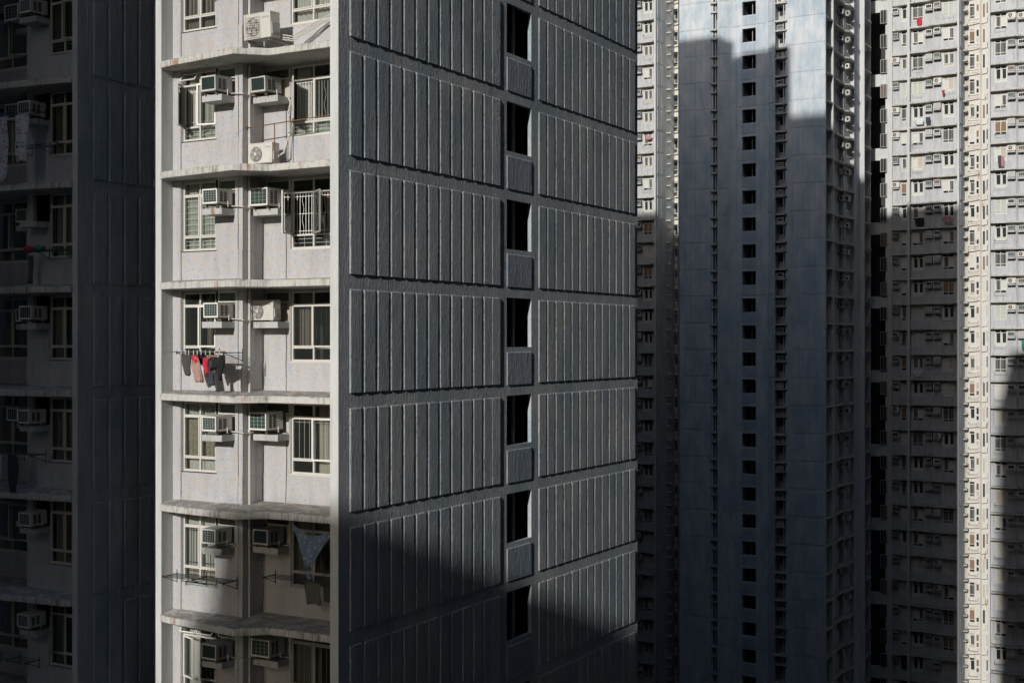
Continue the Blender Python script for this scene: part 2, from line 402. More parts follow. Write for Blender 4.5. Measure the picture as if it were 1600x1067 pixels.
# ------------------------------------------------------------------ near facade
# u coordinates from the left fin's outer edge; d from the fin front
FIN, SW, US, RW = .20, .40, .46, 1.195      # left fin width, strip-wall depth, strip end, recessed wall depth
def floor_k(k): return PH+H*k
def near_wing(T, name, label, y_end, k0, k1, mir, roof):
    W = T.W
    ox, oy, _ = T(0, 0, 0)
    base = (T(W/2, 0, 0)[0], T(W/2, 0, 0)[1], GZ)
    t = thing(name, label, 'apartment tower', base, None)
    zb, zt = floor_k(k0), floor_k(k1)
    # fins
    f = MB(T); f.box(.004, .20, 0, .75, GZ, roof, 'fin'); f.build('fin', t)
    f = MB(T); f.box(W-.24, W-.004, 0, 1.6, GZ, roof, 'fin'); f.build('fin', t)
    # walls with openings
    mb = MB(T)
    mb.quad((.20,.40,GZ),(.46,.40,GZ),(.46,.40,roof),(.20,.40,roof), 'mosaic')
    mb.quad((.46,.40,GZ),(.46,.62,GZ),(.46,.62,roof),(.46,.40,roof), 'mosaic')
    holesL, holesR = [], []
    for k in range(k0, k1):
        B = floor_k(k)
        holesL += [(.47, 1.60, B+Z1-.01, B+Z4+.01), (1.60, 2.22, B+1.96, B+Z4+.01)]
        holesR += [(2.47, 3.30, B+1.96, B+Z4+.01), (3.33, 4.70, B+Z1-.01, B+Z4+.01)]
    wall(mb, .46, 2.46, GZ, roof, .44, 'mosaic', holesL, .12)
    mb.quad((2.46,.44,GZ),(2.46,RW,GZ),(2.46,RW,roof),(2.46,.44,roof), 'mosaic')
    wall(mb, 2.46, W-.24, GZ, roof, RW, 'mosaic', holesR, .12)
    mb.build('wall', t)
    # a projecting band of wall below each sill
    for k in range(k0, k1):
        B = floor_k(k)
        c = MB(T); c.box(.47, 2.455, .425, .44, B+.16, B+.93, 'mosaic'); c.build('sill_band', t)
        c = MB(T); c.box(2.47, W-.25, RW-.015, RW, B+.16, B+.93, 'mosaic'); c.build('sill_band', t)
    # rooms
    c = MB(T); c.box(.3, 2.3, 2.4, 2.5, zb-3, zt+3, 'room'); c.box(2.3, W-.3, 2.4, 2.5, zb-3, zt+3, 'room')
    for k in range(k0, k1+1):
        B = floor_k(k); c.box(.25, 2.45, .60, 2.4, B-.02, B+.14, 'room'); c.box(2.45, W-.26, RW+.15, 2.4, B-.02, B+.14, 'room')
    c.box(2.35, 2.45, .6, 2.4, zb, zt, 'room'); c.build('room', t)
    # ledges
    for k in range(k0, k1+1):
        B = floor_k(k); rnd = random.Random(k*3+int(mir))
        key = [(.205,-.05),(.5,-.14),(2.93,-.42),(3.54,.14),(W-.245,.17)]
        front = []
        for (a, b) in zip(key[:-1], key[1:]):
            n = max(2, int(math.dist(a, b)/.07))
            front += [(a[0]+(b[0]-a[0])*i/n, a[1]+(b[1]-a[1])*i/n) for i in range(n)]
        front.append(key[-1])
        n = len(front); vs = []; fs = []
        for i, (u, d) in enumerate(front):
            e = rnd.uniform(-.0025,.0025); e2 = rnd.uniform(-.004,.004); chip = -.025 if rnd.random() < .05 else 0
            back = 1.2 if u > 2.46 else .46
            ring = [(u, back, B), (u, d+.012+e*.3, B+e2*.3), (u, d+e, B+.012), (u, d+e, B+.15+e2+chip), (u, d+.02+e+(-chip), B+.172+e2+chip*.6), (u, back, B+.25)]
            vs += ring
        for i in range(n-1):
            for j in range(6):
                j2 = (j+1)%6; fs.append((i*6+j, (i+1)*6+j, (i+1)*6+j2, i*6+j2))
        fs.append(tuple(range(6))); fs.append(tuple(reversed(range((n-1)*6, n*6))))
        s = MB(T); s.add(vs, fs, 'conc'); s.build('ledge', t)
    # shelves for the air conditioners
    for k in range(k0, k1):
        B = floor_k(k)
        for (a, b, d0, d1) in ((1.57, 2.21, -.02, .44), (2.48, 3.30, .75, RW)):
            s = MB(T); s.box(a, b, d0, d1, B+1.79, B+1.94, 'shelf'); s.build('shelf', t)
    # pipe
    if not mir:
        p = MB(T); p.tube([(2.51, .63, zb-2), (2.51, .63, zt+2)], .028, 'pipe', 8)
        for k in range(k0, k1):
            B = floor_k(k); p.tube([(2.51,.63,B+.95),(2.51,.63,B+1.0)], .037, 'pipe', 8); p.tube([(2.51,.63,B+2.0),(2.51,.63,B+2.06)], .037, 'pipe', 8)
            p.tube([(2.05,.38,B+2.02),(2.40,.36,B+2.0),(2.52,.40,B+1.98),(2.52,.62,B+1.96)], .016, 'pipe', 6)
            p.tube([(2.53,.65,B+1.98),(2.62,.95,B+2.0),(2.80,1.0,B+2.03)], .014, 'pipe', 6)
        p.build('drain_pipe', t)
    return t
T1 = frame(-23.83, 23.73, 'S', 5.71, False)
T2 = frame(-32.44, 23.84, 'S', 5.71, True)
tower1 = near_wing(T1, 'near_tower', 'nearest tower with a sunlit balcony front and grey ribbed end wall', 40.3, -5, 5, False, 53.5)
tower2 = near_wing(T2, 'shaded_tower', 'shaded black tower filling the left edge beside the sunlit one', 40.3, -5, 5, True, 53.5)
# ribbed end wall of the near tower
def panel(mb, a, b, z0, z1, pr, m, ch=.030, cz=.028, dp=.014, lean=0):
    """raised strip whose front edges are eased on the near side and along the top"""
    q = pr-dp; qr = pr-lean-.004
    vs = [(a,.001,z0),(b,.001,z0),(b,.001,z1),(a,.001,z1),
          (a,-q,z0),(b,-qr,z0),(b,-q+.004,z1),(a,-q,z1),
          (a+ch,-pr,z0+.004),(b-.006,-pr+lean,z0+.004),(b-.006,-pr+lean,z1-cz),(a+ch,-pr,z1-cz)]
    mb.add(vs, [(0,1,5,4),(1,2,6,5),(2,3,7,6),(3,0,4,7),(4,5,9,8),(5,6,10,9),(6,7,11,10),(7,4,8,11),(8,9,10,11)], m)
def ribbed_side(t, T, U, starts_rows, openings, zlo, zhi, klo, khi, rib='rib', prd=.023, width=.45, hg=2.40, koff=0, base=.27):
    mb = MB(T); hs = []
    for k in range(klo, khi):
        B = floor_k(k)+koff
        for (a, b) in openings: hs.append((a, b, B+1.30, B+2.69))
    wall(mb, 0, U, zlo, zhi, 0, rib, hs, .115)
    mb.build('ribbed_wall', t)
    for ci, starts in enumerate(starts_rows):
        for k in range(klo, khi):
            r = MB(T); B = floor_k(k)+koff
            for a in starts: panel(r, a, a+width, B+base, B+base+hg, prd, rib, lean=0 if a == starts[-1] else .006)
            r.build('ribbed_panel', t)
TR1 = frame(-18.12, 23.73, 'E', 16.57)
off = 23.73
s1 = [24.15+.546*i-off for i in range(13)]; s1[-1] = 30.58-off
s2 = [33.28+.527*i-off for i in range(13)]
ribbed_side(tower1, TR1, 16.57, [s1, s2], [(31.42-off, 32.84-off)], GZ, 53.5, -5, 5)
for k in range(-5, 5):
    B = floor_k(k)
    r = MB(TR1); panel(r, 7.69, 9.10, B+.24, B+1.17, .018, 'spandrel', .02); r.build('spandrel', tower1)
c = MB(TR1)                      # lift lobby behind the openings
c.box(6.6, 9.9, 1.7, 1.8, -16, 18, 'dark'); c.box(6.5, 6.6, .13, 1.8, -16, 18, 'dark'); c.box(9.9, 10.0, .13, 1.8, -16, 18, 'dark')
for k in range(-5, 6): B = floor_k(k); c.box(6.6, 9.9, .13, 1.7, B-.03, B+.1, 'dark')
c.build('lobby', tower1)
for k in range(-5, 5):
    B = floor_k(k); r = MB(TR1)
    r.box(7.0, 9.3, 1.55, 1.6, B+.1, B+2.2, 'gframe'); r.build('lobby_door', tower1)
c = MB(TR1); c.tube([(8.42, .22, -16), (8.42, .22, 18)], .055, 'pipe', 10)
for k in range(-5, 5): B = floor_k(k); c.tube([(8.42,.22,B+1.86),(8.42,.22,B+1.92)], .066, 'pipe', 10)
c.build('riser_pipe', tower1)
# body, roof
def body(t, x0, x1, y0, y1, z0, z1, m, roofm='conc'):
    m = 'wallgrey'; c = MB(); c.box(x0, x1, y0, y1, z0, z1, m); c.build('core', t)
    c = MB(); c.box(x0-.1, x1+.1, y0-.1, y1+.1, z1, z1+.4, roofm); c.build('roof', t)
body(tower1, -23.8, -19.95, 26.3, 40.28, GZ, 53.5, 'fin')
c = MB(); c.box(-26.7, -23.85, 34.0, 40.2, GZ, 53.4, 'wallgrey'); c.build('link_wall', tower1)
c = MB(); c.box(-19.94, -18.13, 40.1, 40.28, GZ, 53.5, 'fin'); c.box(-23.8, -18.2, 23.9, 26.3, 53.0, 53.5, 'conc'); c.box(-19.94, -18.16, 26.3, 40.1, 53.0, 53.5, 'conc'); c.box(-23.82, -23.64, 24.4, 26.3, GZ, 53.5, 'fin')
c.build('end_wall', tower1)
TR2 = frame(-26.73, 23.84, 'E', 16.4)
s3 = [24.37+.545*i-23.84 for i in range(8)]
ribbed_side(tower2, TR2, 16.4, [s3], [], GZ, 53.5, -5, 5)
body(tower2, -32.4, -26.8, 26.3, 40.2, GZ, 53.5, 'fin')
# ---- openings of the sunlit front: windows, one floor after another
YL, YR = 23.73+.50, 23.73+RW+.05
XL, XR = -23.83+.48, -23.83+3.34
WL, WR = 1.11, 1.35
ALL = lambda m, wv=6: [(0.02, .98, Z1, Z4, m, wv)]
win = {
 (2,'L'): dict(grille='wide', curtain=[(.02,.45,Z1,Z4,'cd',6),(.5,.8,Z1,Z4,'cd',5)]),
 (2,'R'): dict(curtain=ALL('cw', 9), grille='wide'),
 (1,'L'): dict(grille='y', grow=(.12,.88), curtain=[(.02,.98,Z1,Z2,'cg',2),(.05,.4,Z2,Z4,'cw',7),(.55,.85,Z2,Z4,'cw',6)], sash=[(0,'L',62,'gframe'),(1,'R',16,'wframe')], hopper=(0,)),
 (1,'R'): dict(grille='wave', grow=(.05,.95), gm='wframe', curtain=[(.02,.35,Z1,Z4,'cw',7),(.02,.9,Z1,Z2,'cg',3)], sash=[(0,'L',48,'frame')]),
 (0,'L'): dict(grille='y', grow=(.15,.3,.45,.6,.75,.9), gm='wframe', curtain=ALL('cg', 2)),
 (0,'R'): dict(grille='wave', grow=(.08,.5,.92), gm='wframe', curtain=[(.66,.80,Z2,Z3,'rustm',3)], sash=[(0,'L',72,'frame'),(1,'L',38,'gframe')]),
 (-1,'L'): dict(curtain=[(.3,.5,Z1,Z4,'cd',5),(.6,.75,Z2,Z4,'cd',3)], sash=[(1,'R',9,'wframe')]),
 (-1,'R'): dict(grille='wide', gm='black', sash=[(1,'R',5,'frame')], curtain=[(.1,.4,Z2,Z4,'cd',4)]),
 (-2,'L'): dict(curtain=[(.02,.5,Z2,Z3,'cl',8),(.5,.98,Z2,Z3,'cl',8),(.02,.98,Z3,Z4,'cg',3),(.02,.98,Z1,Z2,'cw',7)]),
 (-2,'R'): dict(grille='wide', gm='frame', grow=(.9,), curtain=[(.52,.98,Z1,Z4,'cb',3)], sash=[(1,'R',7,'wframe')]),
 (-3,'L'): dict(grille='y', grow=(.1,.9), gm='black', curtain=[(.02,.98,Z2,Z4,'cw',3),(.02,.98,Z1,Z2,'cb',4)]),
 (-3,'R'): dict(grille='wide', gm='gframe', curtain=ALL('cd', 12), fm='gframe'),
 (-4,'L'): dict(grille='wide', curtain=[(.05,.42,Z1,Z4,'cw',6)], sash=[(0,'L',20,'wframe'),(1,'L',48,'wframe')], hopper=(0,1)),
 (-4,'R'): dict(grille='wide', gm='gframe', curtain=[(.02,.6,Z1,Z4,'cd',8)], fm='gframe'),
}
for k in range(-5, 4):
    B = floor_k(k)
    near_window(tower1, XL, YL, B, WL, **win.get((k,'L'), dict(curtain=ALL('cb'))))
    near_window(tower1, XR, YR, B, WR, **win.get((k,'R'), dict(curtain=ALL('cw'))))
    for (a, b, y) in ((-23.83+1.62, -23.83+2.20, YL), (-23.83+2.50, -23.83+3.27, YR)):     # fanlight above each air conditioner
        mb = MB(); t_ = .03; z0, z1 = 2.42, Z4
        mb.box(a, b, y-.01, y+.04, B+z0, B+z0+t_, 'frame'); mb.box(a, b, y-.01, y+.04, B+z1-t_, B+z1, 'frame'); mb.box(a, a+t_, y-.01, y+.04, B+z0+t_, B+z1-t_, 'frame'); mb.box(b-t_, b, y-.01, y+.04, B+z0+t_, B+z1-t_, 'frame')
        mb.box(a, b, y+.06, y+.08, B+1.97, B+2.42, 'cb' if k % 2 else 'shelf')
        o = mb.build('fanlight', tower1)
        g = MB(); g.quad((a+t_,y+.01,B+z0+t_),(b-t_,y+.01,B+z0+t_),(b-t_,y+.01,B+z1-t_),(a+t_,y+.01,B+z1-t_), 'gglass')
        q = g.mesh('pane', tower1['_w']); sub(q, 'pane', o)
# windows of the shaded tower (mirrored)
mcur = ['cd', 'cb', 'cw', 'cg', 'cl']
XM1 = -26.73-.48-WL; XM2 = -26.73-3.34-WR
rr = random.Random(5)
for k in range(-5, 4):
    B = floor_k(k)
    near_window(tower2, XM1, YL+.11, B, WL, grille='wide' if k % 2 else 'y', gm='gframe', fm='frame', curtain=[(.05, rr.uniform(.3,.9), Z1, Z4, rr.choice(mcur), 6)], sash=([(1,'R',12,'frame')] if k == 2 else [(0,'L',40,'gframe')] if k == -4 else []))
    near_window(tower2, XM2, YR+.11, B, WR, grille='wide', gm='gframe', fm='frame', curtain=[(.1, rr.uniform(.3,.8), Z1, Z4, rr.choice(mcur), 6)], sash=([(1,'R',14,'frame')] if k in (2,-3,0) else []))
# ------------------------------------------------------------------ near air conditioners
fl = {2:'top row', 1:'second row', 0:'third row', -1:'fourth row', -2:'fifth row', -3:'sixth row', -4:'bottom row'}
XA, YA = -21.93, 23.73+.46      # left one
XB, YB = -20.96, 23.73+RW+.0
G = 'air conditioners on the sunlit front'
near_ac('box', XA, YA, floor_k(1)+2.03, 'green-coiled air conditioner with red tab by an open white window sash', G)
near_ac('box', XB-.05, YB, floor_k(1)+2.03, 'green-coiled air conditioner above the floor-standing condenser and curling hose', G)
near_ac('cond', XB-.02, 24.62, floor_k(1)+.25, 'cream condenser with round fan standing on the ledge under a hose', G)
near_ac('lightbox', XA, YA, floor_k(0)+2.03, 'teal-coiled cream air conditioner over the blinds window, left of the pipe', G)
near_ac('bigbox', XB-.05, YB, floor_k(0)+2.03, 'large teal-coiled air conditioner beside the two wide open sashes', G)
near_ac('lightbox', XA, YA, floor_k(-1)+2.03, 'cream air conditioner directly above the hanging laundry', G)
near_ac('cond', XB-.08, YB-.12, floor_k(-1)+1.94, 'cream condenser with brown fan on the shelf right of the laundry floor pipe', G)
near_ac('lightbox', XA, YA, floor_k(-2)+2.03, 'white-grilled air conditioner over the lace curtains', G)
near_ac('bigbox', XB-.03, YB, floor_k(-2)+2.03, 'large cream air conditioner with blue tab beside the bright curtained sash', G)
near_ac('lightbox', XA, YA, floor_k(-3)+2.03, 'rust-topped air conditioner above the empty drying rack', G)
near_ac('box', XB, YB, floor_k(-3)+2.03, 'half-shaded air conditioner left of the hanging blue cloth', G)
near_ac('box', XA, YA, floor_k(-4)+2.03, 'grey air conditioner under the open hopper windows at the bottom', G)
near_ac('bigbox', XB, YB, floor_k(-4)+2.03, 'shadowed bigger air conditioner at the bottom, right of the drain pipe', G)
near_ac('bigcond', -20.80, 24.42, floor_k(2)+.46, 'big cream condenser with square fan guard on a bracket at the top', G)
near_ac('box', XA, YA, floor_k(2)+2.03, 'air conditioner just above the frame over the dark upper window', G)
for (lab, xx, zz, m) in (('red', XA-.10, floor_k(1)+2.40, 'red'), ('blue', XB-.12, floor_k(-2)+2.44, 'navy')):
    pass
# bracket and hoses of the big condenser, hose of the small one
c = MB(); z = floor_k(2)
for x in (-21.1, -20.45):
    c.box(x-.015, x+.015, 24.05, 24.92, z+.42, z+.45, 'steel'); c.tube([(x,24.9,z+.15),(x,24.1,z+.43)], .012, 'steel', 4)
o = c.build('wall_bracket'); tag(o, 'steel wall bracket carrying the big condenser at the top', 'bracket')
c = MB()
def wob(p, n=14, a=.02, seed=1):
    r = random.Random(seed); out = []
    for i in range(len(p)-1):
        for j in range(n//len(p)+2):
            f = j/(n//len(p)+2); out.append(tuple(p[i][q]+(p[i+1][q]-p[i][q])*f + (r.uniform(-a,a) if q else 0) for q in range(3)))
    out.append(p[-1]); return out
for s_, dz in ((1,0),(2,.06),(3,-.05)):
    c.tube(wob([(-20.35,24.45,z+.55+dz),(-20.1,24.5,z+.50+dz),(-19.8,24.6,z+.66+dz),(-19.3,24.7,z+.90+dz),(-18.6,24.75,z+1.0+dz)], 18, .012, s_), .016, 'pipe', 6)
o = c.build('hose_bundle'); tag(o, 'pale refrigerant hoses running right from the big condenser', 'hoses')
c = MB(); z = floor_k(1)
c.tube(wob([(-20.62,24.55,z+.42),(-20.45,24.6,z+.55),(-20.42,24.78,z+1.0),(-20.5,24.84,z+1.5),(-20.42,24.84,z+1.82),(-20.52,24.84,z+1.95)], 20, .012, 5), .024, 'pipe', 7)
c.tube([(-20.40,24.86,z+.2),(-20.40,24.86,z+1.9)], .012, 'pipe', 5)
o = c.build('hose'); tag(o, 'curling insulated hose rising from the floor-standing condenser', 'hose')
c = MB(); c.tube([(-21.34,24.32,z+1.18),(-18.4,24.36,z+1.30)], .014, 'rustm', 6); c.tube([(-20.52,24.35,z+.2),(-20.52,24.35,z+1.22)], .014, 'rustm', 6)
c.box(-21.365, -21.34, 24.28, 24.36, z+1.14, z+1.22, 'rustm')
o = c.build('railing'); tag(o, 'thin rusty railing bar crossing in front of the second floor recess', 'railing')
for (x, y, za, zb_, lab) in ((-21.50, 24.155, -9.5, 10.0, 'thin grey cable running down the strip left of the drain pipe'), (-20.62, 24.90, -4.0, 6.1, 'thin black cable on the recessed wall right of the drain pipe')):
    c = MB(); r_ = random.Random(int(x*10)); pts = []; z = za
    while z < zb_: pts.append((x+r_.uniform(-.012,.012), y, z)); z += .35
    c.tube(pts, .007, 'black' if 'black' in lab else 'steel', 4); o = c.build('cable'); tag(o, lab, 'cable')
# ------------------------------------------------------------------ drying racks and laundry
def rack(x0, x1, y0, y1, z, label, rods=6, m='black', legs=True, group='drying racks on the sunlit front'):
    t = thing('drying_rack', label, 'drying rack', (x0, y1, z), group)
    for i in range(rods):
        c = MB(); y = y0+(y1-y0)*i/(rods-1); c.tube([(x0, y, z), (x1, y, z)], .0085, m, 5); c.build('rod', t)
    for x in (x0, (x0+x1)/2, x1):
        c = MB(); c.tube([(x, y0, z), (x, y1, z)], .012, m, 5); c.tube([(x, y1, z-.22), (x, y1, z+.10)], .012, m, 5)
        c.tube([(x, y0, z-.0), (x, y1, z-.20)], .009, m, 5); c.tube([(x, y0, z-.05), (x, y0, z+.04)], .012, m, 5); c.build('bracket', t)
    return t
def garment(name, label, cat, x, y, ztop, prof, m, depth=.03, group=None, tiltx=0, fold=3, shoulder=None):
    """prof: list of (drop, left, right) in metres from x, a hanging cloth with two layers and folds"""
    rows = []; n = 12; r = random.Random(hash(label) % 999)
    ph = r.random()*6
    K = 14; drops = [prof[0][0]+(prof[-1][0]-prof[0][0])*i/K for i in range(K+1)]
    def lerp(d):
        for a, b in zip(prof[:-1], prof[1:]):
            if d <= b[0]+1e-9:
                f = (d-a[0])/max(1e-9, b[0]-a[0]); return a[1]+(b[1]-a[1])*f, a[2]+(b[2]-a[2])*f
        return prof[-1][1:]
    vs = []; fs = []
    for layer in (0, 1):
        for j, d in enumerate(drops):
            l, rgt = lerp(d)
            for i in range(n+1):
                u = i/n; w = math.sin(u*PI)
                yy = y + (-1 if layer == 0 else 1)*(.006+depth*.5*w*min(1, d*4)) + .034*math.sin(u*fold*2*PI+ph+d*4)*min(1, d*6+.2) + .012*math.sin(u*17+ph*2+d*9)
                vs.append((x+l+(rgt-l)*u+tiltx*d, yy, ztop-d-(.015*math.sin(u*9+ph) if j == K else 0)))
    R = (K+1)*(n+1)
    for j in range(K):
        for i in range(n):
            a = j*(n+1)+i; fs.append((a, a+n+1, a+n+2, a+1)); fs.append((R+a, R+a+1, R+a+n+2, R+a+n+1))
    for j in range(K):
        a = j*(n+1); fs.append((a, R+a, R+a+n+1, a+n+1)); a += n; fs.append((a, a+n+1, R+a+n+1, R+a))
    a = K*(n+1)
    for i in range(n): fs.append((a+i, R+a+i, R+a+i+1, a+i+1))
    mb = MB(); mb.add(vs, fs, m); o = mb.build(name, None, True); tag(o, label, cat, group); return o
z = floor_k(-1)+1.19
rack(-22.7, -21.2, 23.30, 23.98, z, 'black drying rack loaded with laundry below the fourth-row window')
c = MB(); c.tube([(-23.2,23.38,z+.01),(-21.12,23.28,z+.03)], .014, 'steel', 6); o = c.build('laundry_pole'); tag(o, 'steel laundry pole lying across the loaded drying rack', 'pole')
garment('trousers', 'charcoal trousers hanging at the left end of the loaded rack', 'trousers', -22.40, 23.33, z-.02, [(0,-.16,.14),(.25,-.14,.12),(.50,-.02,.13),(.53,.02,.10)], 'greycl', .05)
garment('shirt', 'red and pink striped shirt hanging mid rack', 'shirt', -22.06, 23.31, z-.1, [(0,-.12,.05),(.12,-.16,.12),(.3,-.16,.15),(.56,-.08,.20),(.60,-.04,.18)], 'stripecl', .05, fold=2)
garment('scarf', 'bright red cloth beside the striped shirt', 'cloth', -21.98, 23.30, z-.06, [(0,-.22,-.06),(.10,-.20,.02),(.16,-.14,.0)], 'red', .03)
garment('scarf', 'crimson top folded over the rack, right of the striped shirt', 'cloth', -21.80, 23.34, z-.12, [(0,-.08,.08),(.2,-.07,.09),(.38,.02,.08)], 'red', .04)
garment('t_shirt', 'black t-shirt hanging at the right end of the loaded rack', 't-shirt', -21.48, 23.33, z-.1, [(0,-.14,.18),(.1,-.2,.24),(.22,-.18,.2),(.3,-.16,-.04)], 'black_cloth', .05)
garment('trousers', 'long dark trouser leg dangling below the black t-shirt', 'trousers', -21.64, 23.35, z-.15, [(0,-.06,.06),(.40,-.05,.06),(.62,-.05,.12)], 'navy', .03)
garment('sleeve_top', 'narrow black top drooping at the rack end', 'top', -21.27, 23.32, z-.05, [(0,-.06,.1),(.25,-.08,.08),(.45,-.08,.0),(.60,-.06,-.02)], 'black_cloth', .03)
garment('sock_bundle', 'small dark garments bunched behind the red cloth', 'clothes', -21.95, 23.5, z-.02, [(0,-.30,.30),(.14,-.28,.32),(.26,-.12,.2)], 'black_cloth', .06, fold=5)
garment('shirt', 'brown shirt squeezed between the crimson top and the black t-shirt', 'shirt', -21.66, 23.42, z-.05, [(0,-.16,.16),(.16,-.17,.15),(.40,-.10,.12)], 'cbr', .05, fold=4)
for i, x in enumerate((-22.52,-22.38,-22.28,-22.12,-22.0,-21.88,-21.74,-21.6,-21.44,-21.3)):
    c_ = MB(); c_.box(x-.008, x+.008, 23.27, 23.29, z-.05, z+.06, 'whitecl'); o = c_.build('clothes_peg'); tag(o, 'pale clothes peg clipped on the laundry pole of the loaded rack', 'clothes peg', 'clothes pegs on the laundry pole')
z = floor_k(-3)+1.22
rack(-23.15, -21.2, 23.28, 23.78, z, 'empty black drying rack jutting out below the sixth-row window', 6)
rack(-20.75, -18.7, 24.22, 24.66, z+.05, 'dark drying rack under the window with the blue cloth', 4)
garment('towel', 'grey towel draped over the rack under the blue cloth', 'towel', -19.30, 24.26, z+.06, [(0,-.22,.24),(.1,-.22,.24),(.52,-.20,.25)], 'towel', .03)
garment('towel', 'narrow dark towel right of the grey towel', 'towel', -19.0, 24.45, z+.05, [(0,-.1,.1),(.45,-.06,.12)], 'greycl', .03)
z = floor_k(-3)+2.62
vs = []; fs = []; n = 16
for layer in (0, .008):
    for j in range(15):
        t = j/14
        l = -20.05+(.50)*t**.9; r_ = -18.62-(.83)*t**.9
        for i in range(n+1):
            u = i/n; sag = .26*math.sin(u*PI)*(1-t)
            vs.append((l+(r_-l)*u, 24.36+layer+.03*math.sin(u*14+t*5)*(1-.4*t), z-sag-(1.06-0)*t*(1)+.0))
R = 15*(n+1)
for j in range(14):
    for i in range(n): a = j*(n+1)+i; fs += [(a,a+n+1,a+n+2,a+1), (R+a,R+a+1,R+a+n+2,R+a+n+1)]
mb = MB(); mb.add(vs, fs, 'tablecl')
mb.tube([(-19.50,24.36,z-1.02),(-19.47,24.35,z-1.10),(-19.50,24.36,z-1.2),(-19.44,24.37,z-1.3)], .055, 'tablecl', 8)
o = mb.build('hanging_cloth', None, True); tag(o, 'blue patterned cloth knotted at the tip hanging before the window', 'cloth')
# laundry on the shaded tower
z = floor_k(1)+1.15
rack(-29.7, -27.9, 23.35, 23.8, z+.9, 'rack of printed sheets on the shaded left tower', 4, group='drying racks on the shaded tower')
garment('bed_sheet', 'pale blue printed sheet hanging at the picture left edge', 'sheet', -29.30, 23.5, z+.85, [(0,-.3,.28),(.9,-.3,.26),(1.5,-.25,.3),(1.75,-.1,.2)], 'lblue', .04)
garment('bed_sheet', 'narrower pale printed sheet beside the edge one', 'sheet', -28.45, 23.5, z+.85, [(0,-.28,.22),(.5,-.26,.22),(1.25,-.22,.2)], 'lblue', .04)
z = floor_k(0)+1.12
rack(-28.75, -27.1, 23.45, 23.95, z, 'rack with folded red and green cloths on the shaded tower', 4, group='drying racks on the shaded tower')
garment('towel', 'grey towel hanging left of the green cloth rack', 'towel', -28.6, 23.9, z-.1, [(0,-.06,.08),(.75,-.08,.06)], 'towel', .03)
for (x, m, lab) in ((-28.35, 'red', 'red and white cloth bunched on the shaded rack'), (-27.95, 'greencl', 'green cloth bunched on the shaded rack')):
    mb = MB(); vs = []; fs = []
    for i in range(9):
        for j in range(8): an = 2*PI*j/8; rr_ = .075*math.sin(PI*(i+.6)/9.2)*(1+.3*math.sin(i*2+j)); vs.append((x-.22+i*.055, 23.65+rr_*1.6*math.cos(an), z+.06+rr_*math.sin(an)+.02*math.sin(i)))
    for i in range(8):
        for j in range(8): fs.append((i*8+j, i*8+(j+1)%8, (i+1)*8+(j+1)%8, (i+1)*8+j))
    fs.append(tuple(range(8))); fs.append(tuple(range(71,63,-1)))
    mb.add(vs, fs, m); o = mb.build('folded_cloth', None, True); tag(o, lab, 'cloth')
z = floor_k(1)+1.15
rack(-28.6, -27.1, 23.45, 23.95, z, 'empty rack on the shaded tower, right of the printed sheets', 3, group='drying racks on the shaded tower')
z = floor_k(-2)+1.2
rack(-29.7, -28.0, 23.4, 23.9, z, 'rack with white and navy laundry on the shaded tower', 4, group='drying racks on the shaded tower')
garment('bed_sheet', 'white sheet at the left edge of the shaded tower, lower down', 'sheet', -29.25, 23.42, z, [(0,-.3,.12),(.4,-.3,.08),(.9,-.3,-.1)], 'whitecl', .03)
garment('shirt', 'navy spotted shirt on the shaded tower rack', 'shirt', -28.75, 23.42, z, [(0,-.18,.2),(.6,-.16,.2),(1.0,-.05,.12)], 'navy', .05)
z = floor_k(-4)+1.2
rack(-29.7, -28.2, 23.4, 23.85, z, 'rack of rolled laundry at the lower left corner', 4, group='drying racks on the shaded tower')
G2 = 'air conditioners on the shaded left tower'
XC, XD = -26.73-1.90, -26.73-2.90
labs = {2:'highest', 1:'second highest', 0:'third highest', -1:'fourth highest', -2:'fifth highest', -3:'sixth highest', -4:'lowest'}
for k in range(-4, 3):
    B = floor_k(k); kd = 'bigbox' if k in (1,2) else 'lightbox'
    if k != 0: near_ac('lightbox', XC, YA+.11, B+2.03, 'boxy air conditioner nearer the corner of the shaded tower, %s of its column' % labs[k], G2)
    if k not in (-4,-3): near_ac(kd, XD, YB+.11 - (.3 if k in (1,2,-2) else 0), B+2.03, 'boxy air conditioner farther left on the shaded tower, %s of its column' % labs[k], G2)
